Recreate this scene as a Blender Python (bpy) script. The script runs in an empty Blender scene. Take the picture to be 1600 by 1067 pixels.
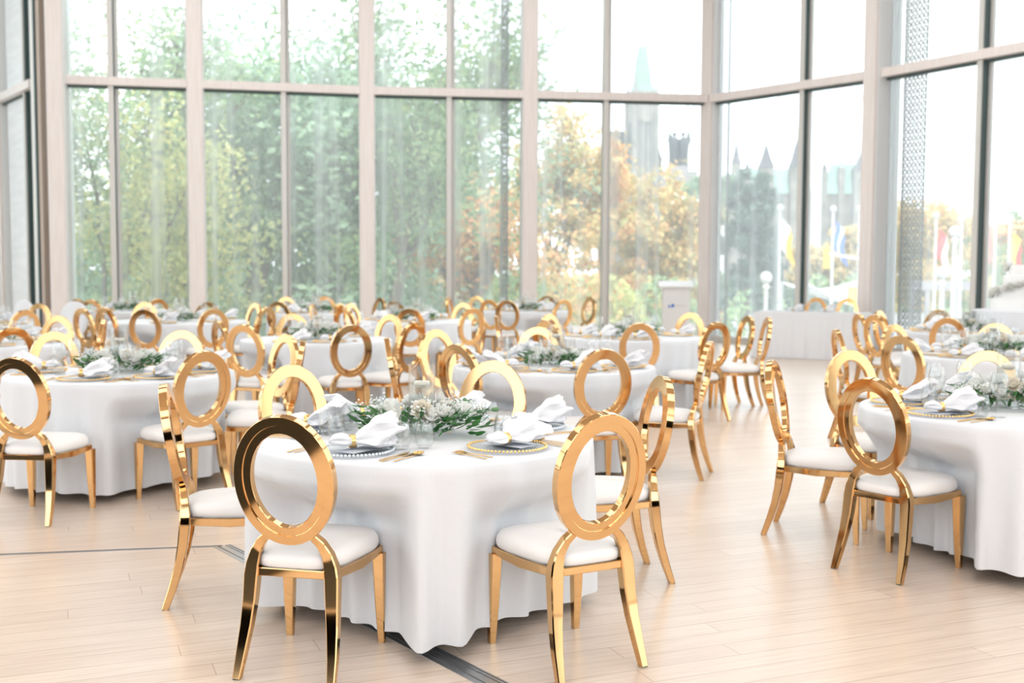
import bpy, bmesh, math, random, itertools
from mathutils import Vector, Matrix, noise
R = math.radians
random.seed(7)
SC = bpy.context.scene
COL = SC.collection
# ------------------------------------------------------------------ camera
F, CX, CY, H = 1750.0, 800.0, 533.5, 1.513
PITCH = math.atan(118 / F); ROLL = .004
cam = bpy.data.cameras.new('camera'); camo = bpy.data.objects.new('camera', cam); COL.objects.link(camo)
cam.sensor_width = 36; cam.lens = 36 * F / 1600; cam.clip_start = .05; cam.clip_end = 2000
camo.location = (0, 0, H)
_U = Vector((0, math.sin(PITCH), math.cos(PITCH))); FWD = Vector((0, math.cos(PITCH), -math.sin(PITCH))); _X = Vector((1, 0, 0))
RIGHT = _X * math.cos(ROLL) + _U * math.sin(ROLL); UP = _U * math.cos(ROLL) - _X * math.sin(ROLL)
camo.rotation_euler = Matrix((RIGHT, UP, -FWD)).transposed().to_euler()
cam.dof.use_dof = True; cam.dof.focus_distance = 4.2; cam.dof.aperture_fstop = 2.9
SC.camera = camo
# ------------------------------------------------------------------ render look
SC.view_settings.view_transform = 'Standard'; SC.view_settings.look = 'None'
SC.view_settings.gamma = 1; SC.view_settings.use_curve_mapping = False
SC.view_settings.exposure = 0.62
SC.cycles.use_denoising = True
SC.cycles.max_bounces = 9; SC.cycles.diffuse_bounces = 4; SC.cycles.glossy_bounces = 4
SC.cycles.transparent_max_bounces = 24; SC.cycles.sample_clamp_indirect = 6
SC.cycles.caustics_reflective = False; SC.cycles.caustics_refractive = False
# ------------------------------------------------------------------ sky
W = bpy.data.worlds.new('overcast_sky'); SC.world = W; W.use_nodes = True
nt = W.node_tree; bg = nt.nodes['Background']
tc = nt.nodes.new('ShaderNodeTexCoord'); nz = nt.nodes.new('ShaderNodeTexNoise'); cr = nt.nodes.new('ShaderNodeValToRGB')
nz.inputs['Scale'].default_value = 2.2; nz.inputs['Detail'].default_value = 5
nt.links.new(tc.outputs['Generated'], nz.inputs['Vector']); nt.links.new(nz.outputs['Fac'], cr.inputs['Fac'])
cr.color_ramp.elements[0].position = .3; cr.color_ramp.elements[0].color = (.80, .87, 1, 1)
cr.color_ramp.elements[1].position = .6; cr.color_ramp.elements[1].color = (1, 1, 1, 1)
nt.links.new(cr.outputs['Color'], bg.inputs['Color']); bg.inputs['Strength'].default_value = 2.1
sun = bpy.data.lights.new('veiled_sun', 'SUN'); sun.energy = 2.6; sun.angle = R(30); sun.color = (1, .96, .9)
suno = bpy.data.objects.new('veiled_sun', sun); COL.objects.link(suno); suno.rotation_euler = (R(38), R(12), R(-20))
# unseen area lights added under the ceiling to fill the hall
FILL_POWER = 52
for lx, ly in [(-6, 2), (0, 2), (6, 2), (-6, 8), (0, 8), (6, 8), (-5, 13.5), (2, 13.5), (-3, -3.5), (4, -3.5), (-6, 17.5), (0, 18.5), (6, 15)]:
    l = bpy.data.lights.new('ceiling_fill', 'AREA'); l.shape = 'RECTANGLE'; l.size = 3.2; l.size_y = 3.2
    l.energy = FILL_POWER; l.color = (.93, .965, 1)
    o = bpy.data.objects.new('ceiling_fill', l); COL.objects.link(o); o.location = (lx, ly, 8.6)


# ------------------------------------------------------------------ projection from photo pixels
def ray(u, v): return FWD * F + RIGHT * (u - CX) + UP * (CY - v)


def at_z(u, v, z):
    d = ray(u, v); t = (z - H) / d.z
    return Vector((d.x * t, d.y * t, z))


def at_d(u, v, y):
    d = ray(u, v); t = y / d.y
    return Vector((d.x * t, y, H + d.z * t))


# ------------------------------------------------------------------ materials
def mat(name, col, rough=.5, metal=0, **kw):
    m = bpy.data.materials.new(name); m.use_nodes = True
    b = m.node_tree.nodes['Principled BSDF']
    b.inputs['Base Color'].default_value = (*col, 1)
    b.inputs['Roughness'].default_value = rough; b.inputs['Metallic'].default_value = metal
    for k, v in kw.items(): b.inputs[k.replace('_', ' ')].default_value = v
    return m


def vary(m, c1, c2, scale=5, stretch=(1, 1, 1), coord='Object', detail=4, p0=.35, p1=.65, bump=0, bdist=.01):
    nt = m.node_tree; b = nt.nodes['Principled BSDF']
    tc = nt.nodes.new('ShaderNodeTexCoord'); mp = nt.nodes.new('ShaderNodeMapping'); n = nt.nodes.new('ShaderNodeTexNoise')
    r = nt.nodes.new('ShaderNodeValToRGB')
    mp.inputs['Scale'].default_value = stretch; n.inputs['Scale'].default_value = scale; n.inputs['Detail'].default_value = detail
    nt.links.new(tc.outputs[coord], mp.inputs['Vector']); nt.links.new(mp.outputs['Vector'], n.inputs['Vector'])
    nt.links.new(n.outputs['Fac'], r.inputs['Fac'])
    r.color_ramp.elements[0].position = p0; r.color_ramp.elements[0].color = (*c1, 1)
    r.color_ramp.elements[1].position = p1; r.color_ramp.elements[1].color = (*c2, 1)
    nt.links.new(r.outputs['Color'], b.inputs['Base Color'])
    if bump:
        bp = nt.nodes.new('ShaderNodeBump'); bp.inputs['Strength'].default_value = bump; bp.inputs['Distance'].default_value = bdist
        nt.links.new(n.outputs['Fac'], bp.inputs['Height']); nt.links.new(bp.outputs['Normal'], b.inputs['Normal'])
    return m


def rand_leaf(name, cols, rough=.6, trans=.35):
    """leaf colour chosen per leaf (mesh island)"""
    m = mat(name, cols[0], rough); nt = m.node_tree; b = nt.nodes['Principled BSDF']
    g = nt.nodes.new('ShaderNodeNewGeometry'); r = nt.nodes.new('ShaderNodeValToRGB')
    nt.links.new(g.outputs['Random Per Island'], r.inputs['Fac'])
    e = r.color_ramp.elements
    while len(e) < len(cols): e.new(.5)
    for i, c in enumerate(cols): e[i].position = i / (len(cols) - 1); e[i].color = (*c, 1)
    nt.links.new(r.outputs['Color'], b.inputs['Base Color'])
    t = nt.nodes.new('ShaderNodeBsdfTranslucent'); mx = nt.nodes.new('ShaderNodeMixShader'); mx.inputs[0].default_value = trans
    nt.links.new(r.outputs['Color'], t.inputs['Color'])
    nt.links.new(b.outputs[0], mx.inputs[1]); nt.links.new(t.outputs[0], mx.inputs[2])
    nt.links.new(mx.outputs[0], nt.nodes['Material Output'].inputs['Surface'])
    return m


def glassy(name, tint=(1, 1, 1), edge=.42, body=.008, ghost=(.9, .93, .96)):
    """thin clear glass: see-through face on, reflective and faintly milky at grazing angles"""
    m = bpy.data.materials.new(name); m.use_nodes = True; nt = m.node_tree
    nt.nodes.remove(nt.nodes['Principled BSDF']); out = nt.nodes['Material Output']
    tr = nt.nodes.new('ShaderNodeBsdfTransparent'); tr.inputs[0].default_value = (*tint, 1)
    gl = nt.nodes.new('ShaderNodeBsdfGlossy'); gl.inputs['Roughness'].default_value = .02
    df = nt.nodes.new('ShaderNodeBsdfDiffuse'); df.inputs[0].default_value = (*ghost, 1)
    lw = nt.nodes.new('ShaderNodeLayerWeight'); lw.inputs['Blend'].default_value = .25
    mr = nt.nodes.new('ShaderNodeMapRange'); mr.inputs['To Min'].default_value = .05; mr.inputs['To Max'].default_value = edge
    mx = nt.nodes.new('ShaderNodeMixShader'); mx2 = nt.nodes.new('ShaderNodeMixShader'); mx2.inputs[0].default_value = body
    nt.links.new(lw.outputs['Facing'], mr.inputs['Value']); nt.links.new(mr.outputs[0], mx.inputs[0])
    nt.links.new(tr.outputs[0], mx2.inputs[1]); nt.links.new(df.outputs[0], mx2.inputs[2])
    nt.links.new(mx2.outputs[0], mx.inputs[1]); nt.links.new(gl.outputs[0], mx.inputs[2])
    nt.links.new(mx.outputs[0], out.inputs['Surface'])
    return m


def pane_mat():  # milky white mix paints veiling glare and streaked reflections into the glass
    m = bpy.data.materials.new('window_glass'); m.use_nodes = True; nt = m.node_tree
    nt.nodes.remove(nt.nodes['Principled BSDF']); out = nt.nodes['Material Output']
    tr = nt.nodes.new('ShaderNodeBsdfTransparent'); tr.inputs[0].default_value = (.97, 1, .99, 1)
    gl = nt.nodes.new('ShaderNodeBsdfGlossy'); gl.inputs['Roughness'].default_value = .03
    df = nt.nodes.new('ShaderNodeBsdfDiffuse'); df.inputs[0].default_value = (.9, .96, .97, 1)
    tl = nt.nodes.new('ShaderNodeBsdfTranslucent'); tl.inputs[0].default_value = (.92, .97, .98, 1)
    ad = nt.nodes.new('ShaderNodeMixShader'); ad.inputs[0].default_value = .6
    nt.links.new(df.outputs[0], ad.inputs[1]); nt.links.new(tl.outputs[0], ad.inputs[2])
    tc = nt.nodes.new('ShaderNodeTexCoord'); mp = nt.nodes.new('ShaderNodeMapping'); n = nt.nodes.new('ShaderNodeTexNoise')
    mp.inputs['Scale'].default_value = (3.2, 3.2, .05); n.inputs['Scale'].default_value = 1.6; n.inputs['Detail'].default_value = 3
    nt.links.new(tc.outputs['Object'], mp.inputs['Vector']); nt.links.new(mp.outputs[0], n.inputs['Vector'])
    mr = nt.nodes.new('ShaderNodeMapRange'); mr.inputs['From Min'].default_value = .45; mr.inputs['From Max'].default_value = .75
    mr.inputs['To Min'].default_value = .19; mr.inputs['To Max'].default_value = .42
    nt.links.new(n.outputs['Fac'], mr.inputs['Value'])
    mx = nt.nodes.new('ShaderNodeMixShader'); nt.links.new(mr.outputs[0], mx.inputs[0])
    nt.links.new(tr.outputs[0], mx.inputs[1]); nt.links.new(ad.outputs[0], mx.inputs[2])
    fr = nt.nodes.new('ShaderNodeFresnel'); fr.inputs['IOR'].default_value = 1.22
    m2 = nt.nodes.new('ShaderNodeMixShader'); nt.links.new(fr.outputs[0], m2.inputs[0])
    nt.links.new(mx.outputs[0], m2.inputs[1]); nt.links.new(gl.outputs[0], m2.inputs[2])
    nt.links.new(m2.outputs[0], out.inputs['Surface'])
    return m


def floor_mat():
    m = mat('oak_planks', (.8, .6, .42), .32, Coat_Weight=.45, Coat_Roughness=.28); nt = m.node_tree; b = nt.nodes['Principled BSDF']
    tc = nt.nodes.new('ShaderNodeTexCoord'); mp = nt.nodes.new('ShaderNodeMapping'); mp.inputs['Rotation'].default_value = (0, 0, R(-22))
    br = nt.nodes.new('ShaderNodeTexBrick')
    br.inputs['Scale'].default_value = 1; br.inputs['Brick Width'].default_value = 2.1; br.inputs['Row Height'].default_value = .13
    br.inputs['Mortar Size'].default_value = .0022; br.inputs['Mortar Smooth'].default_value = .2; br.offset = .37
    br.inputs['Color1'].default_value = (.73, .59, .49, 1); br.inputs['Color2'].default_value = (.80, .665, .56, 1)
    br.inputs['Mortar'].default_value = (.50, .37, .29, 1)
    nt.links.new(tc.outputs['Object'], mp.inputs[0]); br.offset = 0
    sx = nt.nodes.new('ShaderNodeSeparateXYZ'); cx = nt.nodes.new('ShaderNodeCombineXYZ'); nt.links.new(mp.outputs[0], sx.inputs[0])
    dv = nt.nodes.new('ShaderNodeMath'); dv.operation = 'DIVIDE'; dv.inputs[1].default_value = .13; nt.links.new(sx.outputs['Y'], dv.inputs[0])
    fo = nt.nodes.new('ShaderNodeMath'); fo.operation = 'FLOOR'; nt.links.new(dv.outputs[0], fo.inputs[0])
    wn = nt.nodes.new('ShaderNodeTexWhiteNoise'); wn.noise_dimensions = '1D'; nt.links.new(fo.outputs[0], wn.inputs['W'])
    ma = nt.nodes.new('ShaderNodeMath'); ma.operation = 'MULTIPLY_ADD'; ma.inputs[1].default_value = 9.0
    nt.links.new(wn.outputs['Value'], ma.inputs[0]); nt.links.new(sx.outputs['X'], ma.inputs[2])
    nt.links.new(ma.outputs[0], cx.inputs['X']); nt.links.new(sx.outputs['Y'], cx.inputs['Y']); nt.links.new(cx.outputs[0], br.inputs['Vector'])
    mp2 = nt.nodes.new('ShaderNodeMapping'); mp2.inputs['Scale'].default_value = (1.2, 26, 1)
    n = nt.nodes.new('ShaderNodeTexNoise'); n.inputs['Scale'].default_value = 2.2; n.inputs['Detail'].default_value = 6; n.inputs['Distortion'].default_value = .8
    nt.links.new(mp.outputs[0], mp2.inputs[0]); nt.links.new(mp2.outputs[0], n.inputs['Vector'])
    mx = nt.nodes.new('ShaderNodeMix'); mx.data_type = 'RGBA'; mx.blend_type = 'MULTIPLY'; mx.inputs[0].default_value = 1
    r = nt.nodes.new('ShaderNodeValToRGB'); r.color_ramp.elements[0].color = (.84, .80, .76, 1); r.color_ramp.elements[1].color = (1.0, 1.0, 1.0, 1)
    r.color_ramp.elements[0].position = .3; r.color_ramp.elements[1].position = .65
    nt.links.new(n.outputs['Fac'], r.inputs[0]); nt.links.new(br.outputs['Color'], mx.inputs[6]); nt.links.new(r.outputs[0], mx.inputs[7])
    nt.links.new(mx.outputs[2], b.inputs['Base Color'])
    mr = nt.nodes.new('ShaderNodeMapRange'); mr.inputs['To Min'].default_value = .24; mr.inputs['To Max'].default_value = .42
    nt.links.new(n.outputs['Fac'], mr.inputs[0]); nt.links.new(mr.outputs[0], b.inputs['Roughness'])
    bp = nt.nodes.new('ShaderNodeBump'); bp.inputs['Strength'].default_value = .12; bp.inputs['Distance'].default_value = .002
    nt.links.new(br.outputs['Fac'], bp.inputs['Height']); bp.invert = True; nt.links.new(bp.outputs[0], b.inputs['Normal'])
    return m


M = dict(
    gold=mat('polished_gold', (.77, .475, .22), .07, 1),
    goldsoft=mat('satin_gold', (.93, .60, .24), .2, 1),
    seat=vary(mat('white_leatherette', (.90, .87, .85), .45), (.895, .865, .845), (.91, .885, .865), 400, bump=.02, bdist=.0005),
    cloth=vary(mat('white_linen', (.77, .785, .815), .9, Sheen_Weight=.1), (.755, .77, .80), (.785, .80, .83), 260, bump=.12, bdist=.0015),
    napkin=vary(mat('white_napkin_cotton', (.82, .82, .84), .9), (.80, .80, .82), (.83, .83, .85), 300, bump=.1, bdist=.001),
    glass=glassy('clear_glass', (.985, .99, .99), .5, .006), charger=glassy('charger_glass', (.97, .98, .99), .22, .25, (.85, .88, .92)),
    water=glassy('vase_water', (.93, .96, .95), .5, .12, (.85, .9, .88)),
    bead=mat('clear_glass_bead', (.72, .76, .80), .08, .3),
    wax=mat('ivory_wax', (.88, .85, .76), .5, Subsurface_Weight=.2),
    wick=mat('candle_wick', (.05, .04, .03), .9),
    card=mat('blue_grey_card', (.55, .58, .65), .7), ink=mat('white_ink', (.85, .85, .85), .6),
    base=mat('dark_card_holder', (.03, .03, .03), .4),
    petal=rand_leaf('white_petals', [(.92, .92, .87), (.94, .94, .91), (.95, .95, .94)], .6, .45),
    cream=rand_leaf('cream_petals', [(.84, .76, .62), (.88, .82, .70), (.90, .86, .78)], .6, .2),
    breath=mat('babys_breath_white', (.90, .90, .88), .7),
    stem=mat('green_stem', (.20, .34, .14), .6),
    green=rand_leaf('arrangement_leaves', [(.03, .11, .03), (.05, .19, .05), (.12, .30, .09)], .4, .25),
    oak=vary(mat('pale_oak_cladding', (.84, .77, .74), .55), (.81, .735, .70), (.87, .80, .77), 3, (9, 9, .5), bump=.05),
    whitep=mat('white_lacquer', (.82, .82, .82), .4),
    alu=mat('mullion_aluminium', (.66, .64, .61), .4, .2), dark=mat('dark_gasket', (.05, .09, .09), .4),
    bronze=mat('brown_metal_trim', (.42, .33, .27), .4, .3),
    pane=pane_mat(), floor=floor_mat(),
    ceil=vary(mat('ceiling_wood', (.70, .60, .50), .6), (.66, .56, .46), (.74, .65, .56), 2, (6, .6, 1)),
    rear=vary(mat('rear_wall_wood', (.66, .52, .38), .5), (.60, .47, .34), (.72, .58, .43), 2, (8, 8, .5)),
    black=mat('black_sheet', (.012, .012, .010), .95),
    track=mat('floor_track_metal', (.42, .43, .45), .3, .8), slot=mat('floor_track_slot', (.10, .11, .12), .5),
    screen=mat('perforated_screen_metal', (.17, .17, .165), .6, .2),
    bark=mat('tree_bark', (.16, .13, .11), .9),
    leafg=rand_leaf('green_leaves', [(0.14, 0.26, 0.11), (0.23, 0.36, 0.18), (0.32, 0.46, 0.25), (0.48, 0.55, 0.25)]),
    leafs=rand_leaf('soft_green_leaves', [(0.18, 0.31, 0.21), (0.28, 0.42, 0.28), (0.40, 0.53, 0.36)]),
    leafy=rand_leaf('yellow_green_leaves', [(0.31, 0.39, 0.16), (0.52, 0.55, 0.21), (0.73, 0.65, 0.25), (0.36, 0.47, 0.21)]),
    leafo=rand_leaf('orange_leaves', [(0.65, 0.26, 0.10), (0.78, 0.43, 0.19), (0.81, 0.55, 0.27), (0.39, 0.39, 0.16)]),
    leafx=rand_leaf('gold_orange_leaves', [(0.68, 0.44, 0.17), (0.72, 0.55, 0.25), (0.39, 0.43, 0.20), (0.68, 0.35, 0.15)]),
    leafd=rand_leaf('dark_green_leaves', [(.06, .12, .10), (.10, .17, .13), (.15, .22, .17)]),
    lawn=vary(mat('lawn_grass', (.20, .29, .12), .9), (.18, .26, .11), (.24, .33, .15), .3),
    plaza=vary(mat('plaza_paving', (.30, .30, .30), .9), (.26, .26, .26), (.34, .34, .33), .2),
    stone=vary(mat('sandstone', (.20, .19, .20), .9), (.15, .14, .15), (.25, .23, .23), .3),
    pstone=vary(mat('pale_stone', (.27, .26, .28), .9), (.22, .21, .23), (.32, .30, .31), .3),
    roof=mat('copper_green_roof', (.22, .33, .31), .7), slate=mat('dark_slate', (.07, .07, .09), .7),
    bronz=mat('bronze_statue', (.05, .06, .08), .6), wdark=mat('window_dark', (.13, .14, .17), .3),
    poleW=mat('white_painted_steel', (.52, .52, .54), .4), globe=mat('globe_lamp_glass', (.55, .55, .53), .3),
    red=mat('flag_red', (.70, .12, .12), .7), blue=mat('flag_blue', (.12, .22, .62), .7), yel=mat('signal_yellow', (.88, .60, .06), .5),
    flagw=mat('flag_white', (.85, .85, .85), .7), skin=mat('skin', (.65, .42, .32), .6), denim=mat('denim_blue', (.22, .32, .52), .8),
    tent=mat('tent_canvas', (.88, .88, .88), .7), hair=mat('dark_hair', (.06, .04, .03), .8),
    icing=mat('white_icing', (.88, .88, .88), .5), craneM=mat('crane_red', (.75, .30, .28), .6),
    concrete=vary(mat('pale_concrete', (.84, .85, .86), .8), (.80, .81, .82), (.87, .88, .89), 1, (1, 1, 8)),
)


# ------------------------------------------------------------------ mesh helpers
class MB:
    def __init__(s): s.v = []; s.f = []; s.m = []

    def add(s, vs, fs, mi=0, T=None):
        n = len(s.v)
        s.v += [tuple(T @ Vector(v)) for v in vs] if T is not None else [tuple(v) for v in vs]
        s.f += [tuple(i + n for i in f) for f in fs]; s.m += [mi] * len(fs); return s

    def box(s, c, d, rz=0, mi=0, T=None):
        x, y, z = d[0] / 2, d[1] / 2, d[2] / 2
        vs = [(sx * x, sy * y, sz * z) for sx in (-1, 1) for sy in (-1, 1) for sz in (-1, 1)]
        Q = Matrix.Translation(c) @ Matrix.Rotation(rz, 4, 'Z')
        if T is not None: Q = T @ Q
        return s.add(vs, [(0, 1, 3, 2), (4, 6, 7, 5), (0, 4, 5, 1), (2, 3, 7, 6), (0, 2, 6, 4), (1, 5, 7, 3)], mi, Q)

    def lathe(s, prof, n=24, mi=0, T=None, fn=None):
        vs = []; fs = []
        for (r, z) in prof:
            for k in range(n):
                a = 2 * math.pi * k / n; vs.append((r * math.cos(a), r * math.sin(a), z))
        if fn: vs = [fn(*v) for v in vs]
        for j in range(len(prof) - 1):
            for k in range(n):
                k2 = (k + 1) % n
                fs.append((j * n + k, j * n + k2, (j + 1) * n + k2, (j + 1) * n + k))
        return s.add(vs, fs, mi, T)

    def tube(s, pts, rad, n=6, mi=0, cap=True):
        pts = [Vector(p) for p in pts]; rr = rad if isinstance(rad, (list, tuple)) else [rad] * len(pts)
        vs = []; fs = []
        for i, p in enumerate(pts):
            t = (pts[min(i + 1, len(pts) - 1)] - pts[max(i - 1, 0)])
            if t.length < 1e-9: t = Vector((0, 0, 1))
            t.normalize(); a = t.cross(Vector((.31, .95, .05)) if abs(t.z) > .8 else Vector((0, 0, 1))).normalized(); b = t.cross(a)
            for k in range(n):
                w = 2 * math.pi * k / n; vs.append(p + (a * math.cos(w) + b * math.sin(w)) * rr[i])
        for i in range(len(pts) - 1):
            for k in range(n):
                k2 = (k + 1) % n; fs.append((i * n + k, i * n + k2, (i + 1) * n + k2, (i + 1) * n + k))
        if cap: fs += [tuple(range(n))[::-1], tuple(range((len(pts) - 1) * n, len(pts) * n))]
        return s.add(vs, fs, mi)

    def bar(s, pts, secs, ref=(1, 0, 0), mi=0):
        """rectangular section swept along pts; secs = (width along ref, thickness across)"""
        pts = [Vector(p) for p in pts]; vs = []; fs = []; n = len(pts)
        for i, p in enumerate(pts):
            t = (pts[min(i + 1, n - 1)] - pts[max(i - 1, 0)]).normalized()
            a = Vector(ref); a = (a - t * a.dot(t)).normalized(); b = t.cross(a)
            w, h = secs[i][0] / 2, secs[i][1] / 2; c = min(w, h) * .22
            for (x, y) in ((w - c, h), (w, h - c), (w, -h + c), (w - c, -h), (-w + c, -h), (-w, -h + c), (-w, h - c), (-w + c, h)):
                vs.append(p + a * x + b * y)
        for i in range(n - 1):
            for k in range(8):
                k2 = (k + 1) % 8; fs.append((i * 8 + k, i * 8 + k2, (i + 1) * 8 + k2, (i + 1) * 8 + k))
        fs += [tuple(range(8))[::-1], tuple(range((n - 1) * 8, n * 8))]
        return s.add(vs, fs, mi)

    def ball(s, c, r, n=8, m=6, mi=0, sq=(1, 1, 1), T=None):
        prof = [(max(1e-4, r * math.sin(math.pi * j / m)), -r * math.cos(math.pi * j / m)) for j in range(m + 1)]
        Q = Matrix.Translation(c) @ Matrix.Diagonal((*sq, 1))
        return s.lathe(prof, n, mi, Q if T is None else T @ Q)

    def prism(s, poly, z0, z1, mi=0, T=None):
        n = len(poly); vs = [(x, y, z0) for x, y in poly] + [(x, y, z1) for x, y in poly]
        fs = [tuple(range(n))[::-1], tuple(range(n, 2 * n))] + [(i, (i + 1) % n, n + (i + 1) % n, n + i) for i in range(n)]
        return s.add(vs, fs, mi, T)

    def mesh(s, name, mats, smooth=True, angle=35, fix=True):
        me = bpy.data.meshes.new(name); me.from_pydata(s.v, [], s.f)
        for m in (mats if isinstance(mats, (list, tuple)) else [mats]): me.materials.append(m)
        me.polygons.foreach_set('material_index', s.m)
        if fix:
            bm = bmesh.new(); bm.from_mesh(me); bmesh.ops.recalc_face_normals(bm, faces=bm.faces); bm.to_mesh(me); bm.free()
        if smooth:
            me.shade_smooth(); me.set_sharp_from_angle(angle=R(angle))
        me.update(); return me


def link(name, me, parent=None, loc=(0, 0, 0), rz=0, **props):
    o = bpy.data.objects.new(name, me); COL.objects.link(o); o.parent = parent
    o.location = loc; o.rotation_euler = (0, 0, rz)
    for k, v in props.items(): o[k] = v
    return o


def empty(name, loc=(0, 0, 0), rz=0, **props): return link(name, None, None, loc, rz, **props)


def dup(src, loc, rz, **props):
    o = src.copy(); COL.objects.link(o); o.location = loc; o.rotation_euler = (0, 0, rz); o.scale = src.scale
    for k, v in props.items(): o[k] = v
    for ch in KIDS.get(src.name, []):
        c = ch.copy(); COL.objects.link(c); c.parent = o
        for g in KIDS.get(ch.name, []):
            d = g.copy(); COL.objects.link(d); d.parent = c
    return o


KIDS = {}


def kids(o):
    for c in list(COL.objects):
        if c.parent == o: KIDS.setdefault(o.name, []).append(c)


class Proto:
    """first placement moves the prototype itself, later ones copy it"""
    def __init__(s, obj):
        s.o = obj; s.used = False; kids(obj)
        for k in KIDS.get(obj.name, []): kids(k)

    def place(s, loc, rz, scale=None, **props):
        if not s.used:
            s.used = True; o = s.o; o.location = loc; o.rotation_euler = (0, 0, rz)
            for k, v in props.items(): o[k] = v
        else: o = dup(s.o, loc, rz, **props)
        o.scale = (scale,) * 3 if scale else (1, 1, 1)
        return o


# ================================================================== THE SETTING
TZ = 4.87          # transom height
CEIL = 9.0


def node(u, v): p = at_z(u, v, TZ); return (p.x, p.y)


C = {0: node(92, 126), 1: node(305, 133), 2: node(573, 143), 3: node(827, 149), 4: node(1112, 156), 5: node(1378, 117)}
E = Vector(node(1600, 76)); c5 = Vector(C[5]); dirR = (E - c5).normalized()
C[6] = tuple(c5 + dirR * 3.3); C[7] = tuple(c5 + dirR * 6.6)
C[8] = (C[7][0] + .5, 5.5); C[9] = (C[8][0], 1.5); C[10] = (C[8][0], -2.5); C[11] = (C[8][0], -7)
L0 = node(64, 130); L1 = node(15, 152); L1 = (L1[0] - .35, L1[1] + .5)
Lx = L1[0] - 2.5
left_nodes = [(Lx, L1[1]), (Lx, 15.5), (Lx, 11.5), (Lx, 7.5), (Lx, 3.5), (Lx, -.5), (Lx, -7)]
poly = [C[11], C[10], C[9], C[8], C[7], C[6], C[5], C[4], C[3], C[2], C[1], C[0], L0, L1] + left_nodes
fl = MB().prism([p for p in poly], -.25, 0); link('floor', fl.mesh('floor', M['floor'], False), kind='structure')
ce = MB().prism([p for p in poly], CEIL, CEIL + .3); link('ceiling', ce.mesh('ceiling', M['ceil'], False), kind='structure')
rw = MB().box(((Lx + C[11][0]) / 2, -7.1, 1.5), (C[11][0] - Lx, .2, 3.0)).box(((Lx + C[11][0]) / 2, -7.1, 8.8), (C[11][0] - Lx, .2, .4))
for i in range(9): rw.box((Lx + (C[11][0] - Lx) * i / 8, -7.1, 5.8), (.25, .2, 5.7)); link('wall_rear', rw.mesh('wall_rear', M['rear'], False), kind='structure')
WN = [0]; TN = [0]


def column(p, q, wid=.27, dep=.36, name=None):
    """oak clad fin column at p, facing away from the outside normal of p->q"""
    d = Vector((q[0] - p[0], q[1] - p[1], 0)); a = math.atan2(d.y, d.x)
    TN[0] += 1
    o = empty('trim_%d' % TN[0], (p[0], p[1], 0), a, kind='structure')
    f = MB().box((0, 0, CEIL / 2), (wid, dep, CEIL)); link('column_core', f.mesh('column', M['oak'], False), o)
    s = MB()
    for sx in (-1, 1): s.box((sx * (wid / 2 + .012), .02, CEIL / 2), (.022, dep - .06, CEIL - .01))
    link('side_panel', s.mesh('column_side', M['whitep'], False), o)
    return o


def bay(p, q, frac=.5, mul=True):
    P = Vector((*p, 0)); Q = Vector((*q, 0)); d = Q - P; L = d.length; a = math.atan2(d.y, d.x)
    WN[0] += 1
    o = empty('window_%d' % WN[0], P, a, kind='structure')
    tr = MB().box((L / 2, -.06, TZ), (L - .27, .26, .15)); link('transom', tr.mesh('transom', M['oak'], False), o)
    sh = MB().box((L / 2, .0, TZ - .095), (L - .27, .12, .04)); link('transom_gasket', sh.mesh('gasket', M['dark'], False), o)
    sill = MB().box((L / 2, 0, .06), (L - .27, .2, .12)); link('window_sill', sill.mesh('sill', M['alu'], False), o)
    xs = [.14, L - .14]
    if mul:
        x = L * frac; xs = [.14, x, L - .14]
        m = MB().box((x, -.02, CEIL / 2), (.10, .2, CEIL)); gw = .024 if WN[0] >= 6 else .009; m.box((x + .05 + gw / 2, -.01, CEIL / 2), (gw, .16, CEIL), mi=1).box((x + .08 + gw, .04, CEIL / 2), (.06, .06, CEIL))
        link('mullion', m.mesh('mullion', [M['alu'], M['dark']], False), o)
    for i in range(len(xs) - 1):
        for z0, z1 in ((.12, TZ - .1), (TZ + .08, CEIL)):
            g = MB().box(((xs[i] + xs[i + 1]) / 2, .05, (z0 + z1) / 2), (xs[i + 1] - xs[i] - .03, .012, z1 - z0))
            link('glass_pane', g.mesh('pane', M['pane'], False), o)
    return o


order = [L0, C[0], C[1], C[2], C[3], C[4], C[5], C[6], C[7], C[8], C[9], C[10], C[11]]
fr = {1: .38, 2: .505, 3: .50, 4: .41, 5: .585, 6: .63}
for i in range(1, len(order) - 1):
    bay(order[i], order[i + 1], fr.get(i, .5))
for i in range(1, len(order)):
    w, dd = (.27, .36)
    if i == 6: dd = .62
    if i == 1: dd = .8
    column(order[i], order[i + 1] if i + 1 < len(order) else (order[i][0], order[i][1] + 1), w, dd)
# left return: brown post group, glass to the far column, then the side wall of windows
TN[0] += 1
o = empty('trim_%d' % TN[0], (L0[0], L0[1], 0), math.atan2(C[0][1] - L0[1], C[0][0] - L0[0]), kind='structure')
b = MB().box((-.02, 0, CEIL / 2), (.10, .34, CEIL)).box((.085, -.04, CEIL / 2), (.035, .30, CEIL), mi=2).box((.17, -.02, CEIL / 2), (.10, .30, CEIL), mi=1)
link('post_group', b.mesh('posts', [M['alu'], M['bronze'], M['dark']], False), o)
wl = bay(L1, L0, .72)
Lb = math.hypot(L0[0] - L1[0], L0[1] - L1[1])
for z0, z1 in ((.15, TZ - .12), (TZ + .1, CEIL - .05)): link('window_blind', MB().box((Lb * .42, -.02, (z0 + z1) / 2), (Lb * .54, .01, z1 - z0)).mesh('blind', M['concrete'], False), wl)  # pale panels added inside the glass to lighten the dark pane
column(L1, L0, .34, .3)
ln = [L1] + left_nodes
for i in range(len(ln) - 1): bay(ln[i + 1], ln[i], .5)
for i in range(1, len(ln)): column(ln[i], ln[i - 1])
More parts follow.
